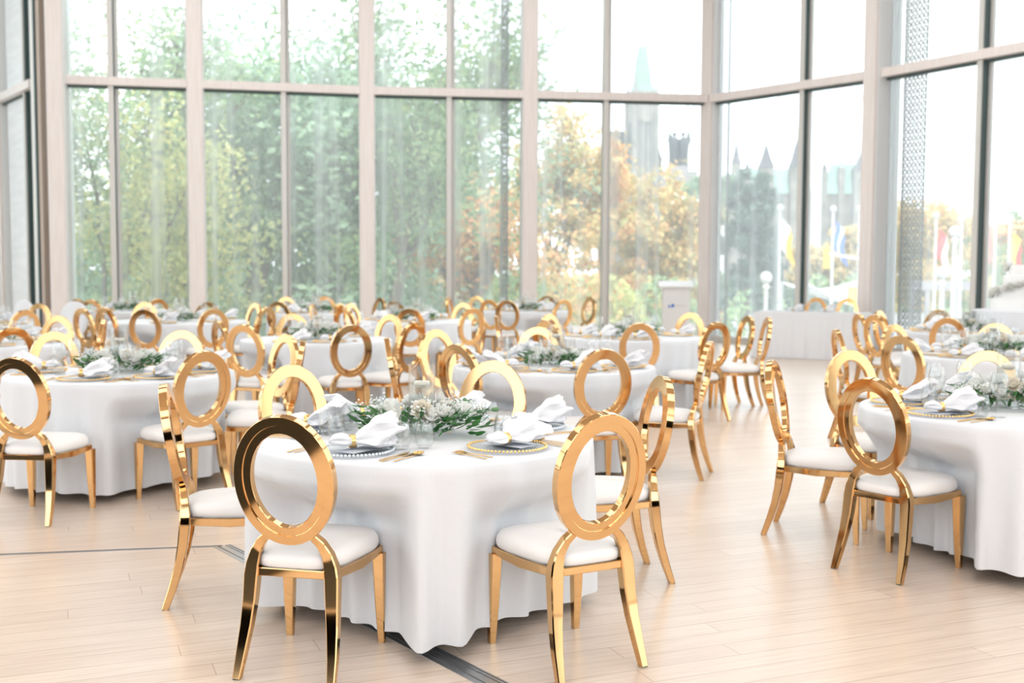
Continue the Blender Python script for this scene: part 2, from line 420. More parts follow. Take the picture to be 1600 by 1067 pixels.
# unseen black sheet added left of the frame to darken chair-back reflections
bp_ = MB().prism([(-1.7, -1), (-1.7, 3.3), (-4.4, 5.2), (-6.9, 5.2), (-6.9, -1)], .0, .02)
link('dark_sheet', bp_.mesh('dark_sheet', M['black'], False), label='black sheet added on the oak floor left of the front table', category='dark_sheet')

# metal floor track: straight run, corner, diagonal run
a = at_z(-60, 869, 0); b_ = at_z(347, 853, 0); c_ = at_z(800, 1082, 0); far = at_z(1010, 1190, 0)


def strip(mb, p, q, w, off, z0, z1, mi=0):
    d = (q - p); a = math.atan2(d.y, d.x); n = Vector((-d.y, d.x, 0)).normalized() * off
    c = (p + q) / 2 + n; mb.box((c.x, c.y, (z0 + z1) / 2), (d.length, w, z1 - z0), a, mi)


tk = MB(); p0 = a + (a - b_) * 1.5
strip(tk, p0, b_, .03, 0, 0, .002); strip(tk, p0, b_, .006, .004, .002, .003, 1)
strip(tk, b_, far, .10, 0, 0, .002); strip(tk, b_, far, .006, .022, .002, .003, 1); strip(tk, b_, far, .006, -.022, .002, .003, 1); strip(tk, b_, far, .006, .04, .002, .003, 1)
link('floor_track', tk.mesh('floor_track', [M['track'], M['slot']], False), kind='structure')


# perforated screens beside some columns (outside the glass)
def screen(p, a, w, h=CEIL, cell=.115, label=''):
    mb = MB()
    for sx in (-1, 1): mb.box((sx * (w / 2 - .015), 0, h / 2), (.03, .012, h))
    n = max(2, round((w - .06) / .085)); cw = (w - .06) / n; z = .05
    while z < h - .1:
        band = int(z / .9) % 6
        for k in range(n):
            x0 = -w / 2 + .03 + k * cw
            mb.bar([(x0, 0, z), (x0 + cw * .5, 0, z + cell * .75), (x0 + cw, 0, z)], [(.026, .026)] * 3, (0, 1, 0))
        mb.box((0, 0, z + cell * .92), (w - .04, .010, .022))
        z += cell
    return link('lattice_screen', mb.mesh('screen', M['screen'], False), None, (p[0], p[1], 0), a, label=label, category='screen')


def along(i, j, t, out=.25):
    p = Vector((*C[i], 0)); q = Vector((*C[j], 0)); d = (q - p).normalized(); n = Vector((-d.y, d.x, 0))
    r = p + d * t + n * out; return (r.x, r.y), math.atan2(d.y, d.x)


pp, aa = along(5, 6, .48, .3); screen(pp, aa, .5, label='wide perforated metal screen outside the glass right of the thick column')
pp, aa = along(4, 5, .24, .25); screen(pp, aa - R(35), .16, label='narrow perforated metal strip outside the glass right of the corner column')
pp, aa = along(2, 3, 2.72, .25); screen(pp, aa + R(10), .16, label='narrow perforated metal strip outside the glass right of the orange tree')

# ================================================================== CHAIR
RH, RW = .475, .375


def chair_proto(nseg=64):
    t = empty('dining_chair')
    lean = R(10); cy, cz = -.245, .715
    # ring profile (distance inward from the outer edge, depth: 0 = back, positive = front)
    prof = [(.002, .0), (0, .002), (0, .034), (.002, .036), (.062, .036), (.064, .034), (.064, .008), (.062, .006), (.034, .006), (.032, .0045), (.032, .0)]
    mb = MB(); vs = []; fs = []; n = len(prof)
    for k in range(nseg):
        w = 2 * math.pi * k / nseg
        for (d, y) in prof:
            x = (RW / 2 - d) * math.cos(w); z = (RH / 2 - d) * math.sin(w)
            vs.append((x, y - .018, z))
    for k in range(nseg):
        k2 = (k + 1) % nseg
        for j in range(n):
            j2 = (j + 1) % n; fs.append((k * n + j, k2 * n + j, k2 * n + j2, k * n + j2))
    T = Matrix.Translation((0, cy, cz)) @ Matrix.Rotation(lean, 4, 'X')
    mb.add(vs, fs, 0, T)
    link('backrest', mb.mesh('chair_ring', M['gold'], True, 30), t)
    # rear legs run up as bowed stiles to the ring
    for s in (-1, 1):
        P = [(.178, -.275, 0), (.172, -.243, .09), (.164, -.217, .18), (.157, -.200, .27), (.153, -.190, .36), (.148, -.188, .40),
             (.136, -.190, .445), (.113, -.196, .485), (.083, -.204, .515)]
        S = [(.028, .028), (.036, .034), (.043, .038), (.049, .043), (.054, .046), (.050, .044), (.040, .036), (.034, .032), (.028, .028)]
        lg_ = link('leg', MB().bar([(s * x, y, z) for x, y, z in P], S).mesh('rear_leg', M['gold'], True, 40), t)
        link('foot_cap', MB().box((s * .178, -.275, .002), (.022, .022, .005)).mesh('foot_cap', M['dark'], False), lg_)
    for s in (-1, 1):
        P = [(.192, .218, 0), (.190, .212, .15), (.188, .205, .36)]
        lg_ = link('leg', MB().bar([(s * x, y, z) for x, y, z in P], [(.026, .026), (.038, .038), (.050, .048)]).mesh('front_leg', M['gold'], True, 40), t)
        link('foot_cap', MB().box((s * .192, .218, .002), (.020, .020, .005)).mesh('foot_cap', M['dark'], False), lg_)
    f = MB()
    f.bar([(-.15, -.19, .372), (.15, -.19, .372)], [(.03, .026)] * 2, (0, 0, 1))
    f.bar([(-.19, .205, .372), (0, .222, .372), (.19, .205, .372)], [(.03, .022)] * 3, (0, 0, 1))
    for s in (-1, 1): f.bar([(s * .153, -.19, .372), (s * .182, .0, .366), (s * .19, .205, .372)], [(.03, .022), (.036, .022), (.03, .022)], (0, 0, 1))
    link('seat_frame', f.mesh('seat_frame', M['gold'], True, 40), t)
    # cushion: rounded trapezoid, domed
    n = 48; rows = [(0.0, .385), (.97, .385), (1.0, .395), (1.015, .412), (1.0, .430), (.94, .446), (.82, .456), (.6, .463), (.3, .466), (0.0, .467)]
    vs = []; fs = []
    for (k, z) in rows:
        for i in range(n):
            w = 2 * math.pi * i / n; cx_, sy = math.cos(w), math.sin(w)
            e = .42; x = math.copysign(abs(cx_) ** e, cx_); y = math.copysign(abs(sy) ** e, sy)
            hw = .183 + .029 * y
            vs.append((x * hw * k, .013 + y * .215 * k, z + (.006 * y if z > .44 else 0)))
    for j in range(len(rows) - 1):
        for i in range(n):
            i2 = (i + 1) % n; fs.append((j * n + i, j * n + i2, (j + 1) * n + i2, (j + 1) * n + i))
    link('seat', MB().add(vs, fs).mesh('cushion', M['seat'], True, 60), t)
    return t


CH = Proto(chair_proto())

# ================================================================== TABLES
# key: (centre px, front rim px, radius, phrase)
RT = .762
TB = {
    1: (658, 727, RT, 'front centre table'),
    2: (190, 600, RT, 'second-row left table'),
    3: (1574, 671, RT, 'right foreground table'),
    4: (866, 586, RT, 'table behind front centre one'),
    5: (495, 538, RT, 'third-row centre-left table'),
    6: (985, 533, RT, 'third-row centre-right table'),
    7: (278, 507, .90, 'wide fourth-row left table'),
    8: (205, 488, RT, 'farthest left table by glass'),
    9: (-20, 545, RT, 'third-row table cropped at left'),
    10: (492, 491, RT, 'farthest table under second window'),
    12: (650, 505, RT, 'fourth-row middle table'),
    13: (820, 488, RT, 'farthest table by white column'),
    14: (-45, 512, RT, 'fourth-row table cropped at left'),
    16: (1513, 524, RT, 'third-row right table'),
    17: (1554, 566, RT, 'second-row right table'),
}
TC = {}
for k, (u, v, r, ph) in TB.items():
    p = at_z(u, v, .765); p2 = p.copy(); p2.y += r; s = (p2.y / p.y); p2.x = p.x * s; TC[k] = p2; p2.z = 0


def cloth_mesh(r, seed, seats, nseg=200):
    rnd = random.Random(seed)
    folds = []; th = rnd.random() * .3
    while th < 2 * math.pi - .2:
        folds.append((th, rnd.uniform(.5, 1.0), rnd.uniform(.05, .10))); th += rnd.uniform(.17, .36)
    ph = [rnd.random() * 6.28 for _ in range(4)]

    def fold(a):
        v = 0
        for (c, amp, w) in folds:
            d = (a - c + math.pi) % (2 * math.pi) - math.pi; v += amp * math.exp(-(d / w) ** 2)
        return v
    rows = [(0, .765, 0), (r * .5, .765, 0), (r * .9, .765, 0), (r - .02, .7648, 0), (r - .008, .762, 0), (r, .752, 0)]
    zs = [.72, .69, .66, .63, .60, .57, .54, .51, .47, .39, .31, .23, .16, .12, .08, .05]
    vs = []; fs = []
    rows += [(None, z, 1) for z in zs]
    for (rr, z, m) in rows:
        for k in range(nseg):
            a = 2 * math.pi * k / nseg
            if m == 0: x = rr
            else:
                t = (.752 - z) / .752
                x = r + .004 + (fold(a) * .11 - .068) * t ** .7 + .008 * t + .006 * math.sin(5 * a + ph[0] + 2 * t) * t + .004 * math.sin(23 * a + ph[1]) * t * t
            if m:
                for (sa, sr) in seats:
                    dd = abs((a - sa + math.pi) % (2 * math.pi) - math.pi); hw = .275 / max(.4, sr)
                    w = 1 - min(1, max(0, (dd - hw) / .16)); w = w * w * (3 - 2 * w); w *= min(1, max(0, (.66 - z) / .15))
                    lim = sr / max(.75, math.cos(dd)) - .06
                    fx = lim + .55 * (x - r)
                    if x > fx: x = x + (fx - x) * w
            zz = z
            if m and z < .16: zz = z + (.012 + .016 * math.sin(4 * a + ph[2])) * (1 - z / .16)
            vs.append((x * math.cos(a), x * math.sin(a), zz))
    for j in range(len(rows) - 1):
        for k in range(nseg):
            k2 = (k + 1) % nseg; fs.append((j * nseg + k, j * nseg + k2, (j + 1) * nseg + k2, (j + 1) * nseg + k))
    return MB().add(vs, fs).mesh('tablecloth', M['cloth'], True, 80)


# ---- chairs, by ring centre px and ring top px
CHAIRS = {
    1: [(437, 644), (948, 645), (256, 599), (1037, 587), (772, 563), (452, 570)],
    2: [(20, 558), (320, 548), (474, 532), (449, 522), (285, 516), (82, 518)],
    3: [(1205, 562), (1359, 590), (1326, 545), (1543, 544)],
    4: [(945, 545), (713, 537), (679, 513), (840, 508), (1110, 533), (604, 527)],
    5: [(379, 510), (550, 507), (340, 497), (456, 491), (648, 503), (611, 491)],
    6: [(1000, 507), (1121, 506), (1170, 492), (1201, 499), (1080, 488), (775, 498), (857, 490), (853, 506)],
    7: [(225, 486), (334, 486), (400, 474), (418, 482), (325, 472), (225, 474), (162, 477), (127, 484)],
    8: [(247, 466), (120, 465), (141, 474)],
    9: [(20, 512), (163, 499), (92, 494)],
    10: [(446, 464), (434, 472), (508, 463), (595, 465)],
    12: [(640, 485), (739, 484), (725, 473), (615, 471), (487, 481), (530, 474), (547, 474), (536, 485)],
    13: [(764, 468), (744, 462), (700, 464), (881, 466), (855, 462), (923, 463), (792, 477)],
    14: [(40, 484), (62, 471)],
    16: [(1341, 490), (1365, 495), (1373, 485), (1481, 500), (1466, 485), (1588, 485)],
    17: [(1407, 529), (1396, 507), (1306, 514), (1556, 505)],
}
WORDS = ['right', 'back right', 'back', 'back left', 'left', 'front left', 'front', 'front right']


def words(angles):
    """give every place round a table its own compass word, in order"""
    idx = sorted(range(len(angles)), key=lambda i: angles[i] % (2 * math.pi)); n = len(idx); best = None
    for cmb in itertools.combinations(range(8), n):
        for rot in range(n):
            e = 0
            for j, i in enumerate(idx):
                w = cmb[(j + rot) % n] * math.pi / 4
                e += abs((angles[i] - w + math.pi) % (2 * math.pi) - math.pi) ** 2
            if best is None or e < best[0]: best = (e, cmb, rot)
    out = {}
    for j, i in enumerate(idx): out[i] = WORDS[best[1][(j + rot_fix(best, n)) % n]]
    return out


def rot_fix(b, n): return b[2]


SPECIAL = {(1, 0): 'gold oval-back chair with nearly black ring at the front centre table',
           (1, 1): 'gold oval-back chair with amber ring and white seat, nearest right of the front centre table',
           (1, 2): 'gold chair turned side-on, left of the front centre table, white seat',
           (1, 3): 'gold chair with narrow slanted ring, right of the front centre table',
           (1, 4): 'gold oval-back chair whose flat beige ring rises behind the front table flowers',
           (1, 5): 'gold chair with bright cream ring behind the dark ring at the front table',
           (2, 0): 'gold chair with black oval ring cut by the left edge of the photo',
           (3, 1): 'gold oval-back chair with champagne ring, nearest at the right foreground table',
           (3, 0): 'gold chair seen edge-on left of the right foreground table'}
PLACES = {}; CHPOS = {}
TURN = {(1, 0): 11, (1, 1): -12, (1, 2): 15, (1, 3): -13, (3, 1): 9}
for k, lst in CHAIRS.items():
    c = TC[k]; pts = []; rad = TB[k][2]
    for (u, v) in lst:
        p = at_z(u, v, .98); q = Vector((p.x, p.y, 0)); lo, hi = rad + .28, rad + .62
        for it in range(60):                       # slide along the sight line until the chair clears the table
            L = (q - c).length
            if L < lo: q = q * (.995 if q.y < c.y + .1 else 1.005)
            elif L > hi and k > 2: q = q * (1.005 if q.y < c.y else .995)
            else: break
        pts.append(q - c)
    angs = [math.atan2(d.y, d.x) for d in pts]; wd = words(angs); PLACES[k] = (angs, wd)
    for i, d in enumerate(pts):
        face = math.atan2(-d.y, -d.x) - math.pi / 2 + R(TURN.get((k, i), 0))
        o = c + d + Vector((-math.sin(face), math.cos(face), 0)) * .294
        fm = o + Vector((-math.sin(face), math.cos(face), 0)) * .24 - c
        CHPOS.setdefault(k, []).append((math.atan2(fm.y, fm.x), max(.42, fm.length)))
        lab = SPECIAL.get((k, i), 'gold oval-back chair, white seat, at %s of the %s' % (wd[i], TB[k][3]))
        CH.place((o.x, o.y, 0), face, scale=1.032, label=lab, category='chair', group='gold oval-back chairs')


# tables with their cloths, tucked in where a seat pushes against them
topm = MB().lathe([(.001, .735), (RT - .02, .735), (RT - .02, .76), (.001, .76)], 48).mesh('table_board', M['rear'])
pedm = MB().lathe([(.30, .0), (.30, .03), (.04, .06), (.04, .70), (.12, .735)], 20).mesh('table_pedestal', M['bronze'])
for k, (u, v, r, ph) in TB.items():
    o = empty('round_table', TC[k], 0, category='table', group='round tables under white cloths',
              label='round table under floor-length white cloth, the ' + ph)
    link('tablecloth', cloth_mesh(r, 11 + k * 7, CHPOS[k], 220 if k in (1, 2, 3, 4) else 140), o); link('tabletop', topm, o); link('pedestal', pedm, o)


# two chairs behind the long table, later; white covered chairs at far left
def covered_chair(u, v, rz, label):
    p = at_z(u, v, .95); o = empty('covered_chair', (p.x, p.y, 0), rz, label=label, category='chair', group='chairs under white covers')
    n = 28; vs = []; fs = []
    prof = [(.30, 0), (.27, .2), (.25, .44), (.245, .48)]
    MBs = MB().lathe(prof + [(.2, .49), (.001, .49)], 32, fn=lambda x, y, z: (x * (1 + .05 * math.sin(9 * math.atan2(y, x)) * (1 - z / .5)), y * (1 + .05 * math.sin(9 * math.atan2(y, x)) * (1 - z / .5)), z))
    link('seat_cover', MBs.mesh('seat_cover', M['cloth'], True, 60), o)
    T = Matrix.Translation((0, -.2, .42)) @ Matrix.Rotation(R(8), 4, 'X')
    bm = MB().lathe([(.001, -.045), (.21, -.045), (.235, -.03), (.235, .03), (.21, .045), (.001, .045)], 32,
                    fn=lambda x, y, z: (x * .95, z, .29 + y * (1.05 if y > 0 else 1.3)))
    nb = MB().add(bm.v, bm.f, 0, T)
    link('back_cover', nb.mesh('back_cover', M['cloth'], True, 60), o)


covered_chair(14, 470, R(150), 'chair under a white cover at the left edge, below the first glass pane')
covered_chair(102, 472, R(170), 'chair under a rounded white cover, below the corner column on the left')


# ================================================================== TABLEWARE
def charger_proto(beadmat, name='charger_plate'):
    m = MB().lathe([(.001, .004), (.10, .004), (.112, .006), (.150, .013), (.163, .013), (.163, .009), (.150, .008), (.11, .0), (.001, .0)], 48)
    o = link(name, m.mesh('charger', M['charger'], True, 40))
    b = MB()
    for k in range(64):
        a = 2 * math.pi * k / 64; b.ball((.160 * math.cos(a), .160 * math.sin(a), .014), .0062, 6, 4)
    link('beaded_rim', b.mesh('beads', beadmat), o); return Proto(o)


def napkin_proto(seed, fan=1.0):
    rnd = random.Random(seed); ph = [rnd.random() * 6 for _ in range(4)]
    o_ = None
    n = 44; rows = 40; vs = []; fs = []
    for j in range(rows + 1):
        t = j / rows; x = -.085 + .235 * t       # tail left, ring at x=0, fan to the right
        if x < 0: r = .017 + .024 * math.sin(math.pi * min(1, (-x) / .085)) ; r = max(.002, r * (1 if x > -.078 else .5))
        else:
            s = x / .15; r = .017 + .058 * fan * math.sin(min(1, s * 1.15) * math.pi * .62); r *= (1 if s < .93 else .86)
        for i in range(n):
            a = 2 * math.pi * i / n; s = max(0, x) / .15; u = max(0, -x) / .085
            rr = r * (1 + (.17 * math.sin(7 * a + ph[0] + 3 * s) + .12 * math.sin(11 * a + ph[1] - 4 * s) + .10 * math.sin(4 * a + ph[2])) * (min(1, .25 + s * 1.2 + u * .5)))
            y = rr * math.cos(a) * 1.1; z = rr * math.sin(a) * (.78 if x > 0 else .7)
            xx = x + .018 * s * math.sin(3 * a + ph[3]) + .012 * s * math.sin(8 * a + ph[0])
            z += .03 * s * s
            nn = noise.noise(Vector((xx * 22 + seed, y * 22, z * 22))) * .010 * (.4 + s)
            vs.append((xx, y + nn, max(-.012, z + nn) + .016 + (.012 if True else 0)))
    for j in range(rows):
        for i in range(n):
            i2 = (i + 1) % n; fs.append((j * n + i, j * n + i2, (j + 1) * n + i2, (j + 1) * n + i))
    fs.append(tuple(range(n))[::-1]); 
    # hollow crumpled mouth of the fan
    base = len(vs); c = Vector((.105, 0, .035)); vs.append(tuple(c)); k0 = rows * n
    for i in range(n): fs.append((k0 + i, k0 + (i + 1) % n, base))
    m = MB().add(vs, fs)
    # a loose pointed corner
    nap = link('napkin', m.mesh('napkin', M['napkin'], True, 50))
    rg = MB().lathe([(.019, -.012), (.0225, -.014), (.0245, 0), (.0225, .014), (.019, .012), (.019, -.012)], 24)
    T = Matrix.Translation((-.002, 0, .027)) @ Matrix.Rotation(math.pi / 2, 4, 'Y') @ Matrix.Diagonal((1, 1.1, 1, 1))
    rg = MB().add(rg.v, rg.f, 0, T)
    link('napkin_ring', rg.mesh('napkin_ring', M['goldsoft']), nap, label='gold napkin ring')
    return Proto(nap)


def tumbler_proto():
    m = MB().lathe([(.001, .002), (.022, .002), (.034, .012), (.042, .035), (.043, .06), (.038, .09), (.033, .112), (.0318, .112), (.0365, .09), (.0412, .06), (.040, .036), (.032, .015), (.001, .010)], 32)
    return Proto(link('stemless_glass', m.mesh('tumbler', M['glass'], True, 50)))


def wine_proto():
    m = MB().lathe([(.001, .001), (.034, .001), (.034, .003), (.012, .006), (.0042, .014), (.0038, .095), (.010, .104), (.034, .125), (.045, .155), (.043, .185), (.034, .225), (.033, .225), (.042, .185), (.0436, .155), (.033, .128), (.001, .108)], 32)
    return Proto(link('wine_glass', m.mesh('wine', M['glass'], True, 50)))


def cutlery():
    def handle(mb, L0, L1): mb.bar([(0, L0, .004), (0, (L0 + L1) / 2, .005), (0, L1, .004)], [(.0075, .003), (.005, .0035), (.004, .003)], (1, 0, 0))
    f = MB(); handle(f, -.105, .035); f.bar([(0, .033, .004), (0, .048, .004), (0, .056, .005)], [(.005, .003), (.018, .002), (.022, .002)], (1, 0, 0))
    for k in range(4): f.bar([((k - 1.5) * .0062, .055, .005), ((k - 1.5) * .0058, .075, .007), ((k - 1.5) * .0054, .096, .005)], [(.003, .002), (.0028, .002), (.0014, .0015)], (1, 0, 0))
    fork = Proto(link('fork', f.mesh('fork', M['goldsoft'], True, 40)))
    k = MB(); handle(k, -.115, .02); k.bar([(0, .02, .004), (.002, .04, .004), (.003, .08, .004), (0, .115, .004)], [(.005, .003), (.017, .0018), (.018, .0016), (.003, .001)], (1, 0, 0))
    knife = Proto(link('knife', k.mesh('knife', M['goldsoft'], True, 40)))
    s = MB(); handle(s, -.105, .045)
    s.lathe([(.001, -.0065), (.010, -.005), (.019, .0), (.022, .006), (.021, .006), (.018, .001), (.009, -.004), (.001, -.0055)], 20,
            T=Matrix.Translation((0, .072, .0075)) @ Matrix.Diagonal((.95, 1.4, .9, 1)))
    spoon = Proto(link('spoon', s.mesh('spoon', M['goldsoft'], True, 40)))
    return fork, knife, spoon


CHG = charger_proto(M['bead']); CHG2 = charger_proto(M['goldsoft'])
NAP = [napkin_proto(1), napkin_proto(5, 1.15), napkin_proto(9, .95)]
TUM = tumbler_proto(); WIN = wine_proto(); FRK, KNF, SPN = cutlery()
mc = MB().box((0, 0, .0006), (.10, .20, .0012)); mc.box((0, .05, .0013), (.05, .004, .0002), mi=1); mc.box((0, .03, .0013), (.06, .003, .0002), mi=1); mc.box((0, .012, .0013), (.055, .003, .0002), mi=1)
MEN = Proto(link('menu_card', mc.mesh('menu', [M['card'], M['ink']], False)))

TT = .7655


def setting(k, ang, word, level, idx):
    spot = {'front left': (573, 698), 'front right': (795, 698), 'right': (850, 667), 'left': (478, 668)}.get(word) if k == 1 else None
    if spot: v = at_z(*spot, .775) - TC[1]; ang = math.atan2(v.y, v.x)
    c = TC[k]; r = TB[k][2] - .225; tp = TB[k][3]
    rnd = random.Random(k * 100 + idx)
    ex = Vector((math.cos(ang), math.sin(ang), 0)); tx = Vector((math.sin(ang), -math.cos(ang), 0))   # tx: sitter's left
    tx = -tx
    # sitter faces -ex ; sitter's right hand is  (-ex) x up
    rt = Vector((-ex.y, ex.x, 0)) * -1
    rt = (-ex).cross(Vector((0, 0, 1)))

    def P(rad, side, z=0):
        v = c + ex * rad + rt * side; return (v.x, v.y, TT + z)
    rz = math.atan2(-ex.y, -ex.x) - math.pi / 2
    gold = k != 1 or word in ('front right', 'right')
    (CHG2 if gold else CHG).place(P(r, 0), rz, label='clear glass charger with beaded rim on %s place, %s' % (word, tp), category='plate', group='beaded chargers')
    if level <= 2:
        MEN.place(P(r - .01, .03, .0142), rz + R(rnd.uniform(-14, 14)), label='blue-grey menu card on the charger on %s place, %s' % (word, tp), category='card', group='menu cards')
    nz_ = .0155 if level <= 2 else .0145
    NAP[(idx + k) % 3].place(P(r, rnd.uniform(-.02, .02), nz_), rnd.uniform(-.5, .5) + (0 if rnd.random() < .75 else math.pi) + (R(200) if k == 1 and word in ('front right', 'right') else 0), scale=rnd.uniform(1.0, 1.18),
                             label='white napkin drawn through a gold ring on %s place, %s' % (word, tp), category='napkin', group='ringed napkins')
    if level <= 3:
        TUM.place(P(r - .15, .13), 0, label='stemless water glass on %s place, %s' % (word, tp), category='glass', group='stemless glasses')
    if k == 1:
        WIN_ = TUM
        TUM.place(P(r - .22, .20), 0, scale=.92, label='smaller stemless glass farther in on %s place, %s' % (word, tp), category='glass', group='stemless glasses')
    else:
        WIN.place(P(r - .19, .20), 0, label='tall wine glass on %s place, %s' % (word, tp), category='glass', group='wine glasses')
    if level <= 2:
        j = lambda: R(rnd.uniform(-5, 5))
        FRK.place(P(r + .01, -.20), rz + j(), label='gold fork nearest the charger on %s place, %s' % (word, tp), category='fork', group='gold cutlery')
        FRK.place(P(r + .02, -.235), rz + j(), label='outer gold fork on %s place, %s' % (word, tp), category='fork', group='gold cutlery')
        KNF.place(P(r + .01, .20), rz + j(), label='gold knife nearest the charger on %s place, %s' % (word, tp), category='knife', group='gold cutlery')
        KNF.place(P(r + .02, .226), rz + j(), label='outer gold knife on %s place, %s' % (word, tp), category='knife', group='gold cutlery')
    if level <= 3:
        SPN.place(P(r + .01, .262), rz + R(rnd.uniform(-8, 8)), label='gold spoon on %s place, %s' % (word, tp), category='spoon', group='gold cutlery')


LEVEL = {1: 1, 2: 2, 3: 2, 4: 2, 17: 3, 5: 3, 6: 3, 16: 3, 9: 3}
EXTRA = {3: [R(-60), R(-5), R(35)], 8: [R(-90), R(-150), R(160)], 9: [R(20), R(-110), R(150)], 10: [R(-90), R(-35), R(-140)],
         14: [R(-60), R(0), R(-120)], 17: [R(-95), R(-40), R(15)], 16: [R(-60)], 2: [R(180)], 5: [R(150)]}
for k in TB:
    angs = list(PLACES[k][0]); wds = dict(PLACES[k][1])
    for e in EXTRA.get(k, []):
        if all(abs((e - a + math.pi) % (2 * math.pi) - math.pi) > R(30) for a in angs) and len(angs) < 8: angs.append(e)
    if len(angs) != len(PLACES[k][0]): wds = words(angs)
    # drop places that sit on top of one another
    keep = []
    for i, a in enumerate(angs):
        if all(abs((a - angs[j] + math.pi) % (2 * math.pi) - math.pi) > R(36) for j in keep): keep.append(i)
    for i in keep: setting(k, angs[i], wds[i], LEVEL.get(k, 4), i)


# ---------------------------------------------------------------- centrepieces
def petal(mb, T, L, w, cup, mi=0, nx=3, ny=4):
    vs = []; fs = []
    for j in range(ny + 1):
        t = j / ny; ww = w * math.sin(math.pi * min(.93, .12 + t * .82)) ** .7
        for i in range(nx + 1):
            s = (i / nx - .5) * 2
            vs.append((s * ww / 2, t * L, cup * (t * t) * L + abs(s) ** 2 * w * .18))
    for j in range(ny):
        for i in range(nx):
            a = j * (nx + 1) + i; fs.append((a, a + 1, a + nx + 2, a + nx + 1))
    mb.add(vs, fs, mi, T)


def bloom_mesh(seed, m):
    rnd = random.Random(seed); mb = MB()
    for ring, (n, tilt, L, w, z) in enumerate([(9, 8, .036, .022, 0), (9, 30, .034, .021, .003), (8, 50, .030, .019, .006), (7, 68, .025, .016, .008), (5, 82, .02, .013, .009)]):
        for k in range(n):
            T = Matrix.Translation((0, 0, z)) @ Matrix.Rotation(2 * math.pi * (k + ring * .5) / n + rnd.uniform(-.15, .15), 4, 'Z') @ Matrix.Rotation(R(tilt + rnd.uniform(-8, 8)), 4, 'X')
            petal(mb, T, L * rnd.uniform(.9, 1.1), w, .35)
    return mb.mesh('bloom', m, True, 80, fix=False)


def leaf(mb, p, d, L, w, roll, mi=0):
    d = d.normalized(); a = d.cross(Vector((0, 0, 1)) if abs(d.z) < .95 else Vector((1, 0, 0))).normalized(); n = a.cross(d)
    a2 = a * math.cos(roll) + n * math.sin(roll); n2 = d.cross(a2)
    q = [p, p + d * L * .3 + a2 * w * .5, p + d * L * .65 + a2 * w * .42 - n2 * L * .04, p + d * L - n2 * L * .12, p + d * L * .65 - a2 * w * .42 - n2 * L * .04, p + d * L * .3 - a2 * w * .5,
         p + d * L * .3 - n2 * w * .12, p + d * L * .65 - n2 * (w * .1 + L * .05)]
    mb.add(q, [(0, 1, 6), (1, 2, 7, 6), (2, 3, 7), (3, 4, 7), (4, 5, 6, 7), (5, 0, 6)], mi)


def arrangement_proto(seed, nb=15):
    rnd = random.Random(seed); o = empty('flower_arrangement')
    gr = MB()
    for k in range(190):
        a = rnd.random() * 6.283; r = rnd.uniform(.06, .18); p = Vector((math.cos(a) * r * 1.25, math.sin(a) * r * .85, rnd.uniform(.012, .08)))
        d = Vector((math.cos(a), math.sin(a), rnd.uniform(-.15, .8)))
        leaf(gr, p, d, rnd.uniform(.035, .06), rnd.uniform(.014, .024), rnd.uniform(-.8, .8))
    for s in (0, 2.9, 1.2, 4.0, 5.3):                                    # trailing sprigs
        a = s + rnd.uniform(-.3, .3); p0 = Vector((math.cos(a) * .12, math.sin(a) * .09, .05)); pts = [p0]
        dd = Vector((math.cos(a), math.sin(a) * .7, .55)).normalized()
        for i in range(5): pts.append(pts[-1] + dd * .026); dd = (dd + Vector((0, 0, -.12))).normalized()
        gr.tube(pts, .0012, 4)
        for i in range(1, 6):
            for sg in (-1, 1): leaf(gr, pts[i], dd + Vector((-dd.y, dd.x, .1)) * sg * 1.1, .042, .017, rnd.uniform(-.5, .5))
        leaf(gr, pts[-1], dd, .04, .016, 0)
    link('greenery', gr.mesh('greenery', M['green'], True, 60, fix=False), o)
    mw = [bloom_mesh(seed + 1, M['petal']), bloom_mesh(seed + 2, M['petal']), bloom_mesh(seed + 3, M['cream'])]
    for k in range(nb):
        a = 2 * math.pi * k / nb + rnd.uniform(-.2, .2); r = rnd.uniform(.075, .125)
        b = link('bloom', mw[0 if k % 4 in (0, 2) else (1 if k % 4 == 1 else 2)], o, (math.cos(a) * r * 1.25, math.sin(a) * r * .85, rnd.uniform(.055, .10)))
        b.rotation_euler = (R(rnd.uniform(25, 55)), 0, a + math.pi / 2); s = rnd.uniform(1.0, 1.5); b.scale = (s, s, s)
    br = MB(); octv = [(1, 0, 0), (-1, 0, 0), (0, 1, 0), (0, -1, 0), (0, 0, 1), (0, 0, -1)]
    octf = [(0, 2, 4), (2, 1, 4), (1, 3, 4), (3, 0, 4), (2, 0, 5), (1, 2, 5), (3, 1, 5), (0, 3, 5)]
    for k in range(38):
        a = rnd.random() * 6.283; r = rnd.uniform(.07, .17); c = Vector((math.cos(a) * r * 1.3, math.sin(a) * r * .9, rnd.uniform(.05, .115)))
        root = Vector((c.x * .5, c.y * .5, .03))
        for j in range(14):
            p = c + Vector((rnd.gauss(0, .017), rnd.gauss(0, .017), rnd.gauss(0, .013)))
            s = rnd.uniform(.003, .0056); br.add([(p.x + x * s, p.y + y * s, p.z + z * s) for x, y, z in octv], octf)
            if j % 3 == 0: br.tube([root, (root + p) / 2 + Vector((0, 0, .01)), p], .0006, 3, mi=1, cap=False)
    link('babys_breath', br.mesh('babys_breath', [M['breath'], M['stem']], True, 80, fix=False), o)
    return o


def vase_proto(r, h, fill, name):
    v = MB().lathe([(.001, .0), (r, .0), (r, h), (r - .0025, h), (r - .0025, .012), (.001, .012)], 36)
    o = link(name, v.mesh('vase', M['glass'], True, 50))
    w = MB().lathe([(.001, .013), (r - .004, .013), (r - .004, fill), (.001, fill)], 32)
    link('water', w.mesh('water', M['water'], True, 50), o); return Proto(o)


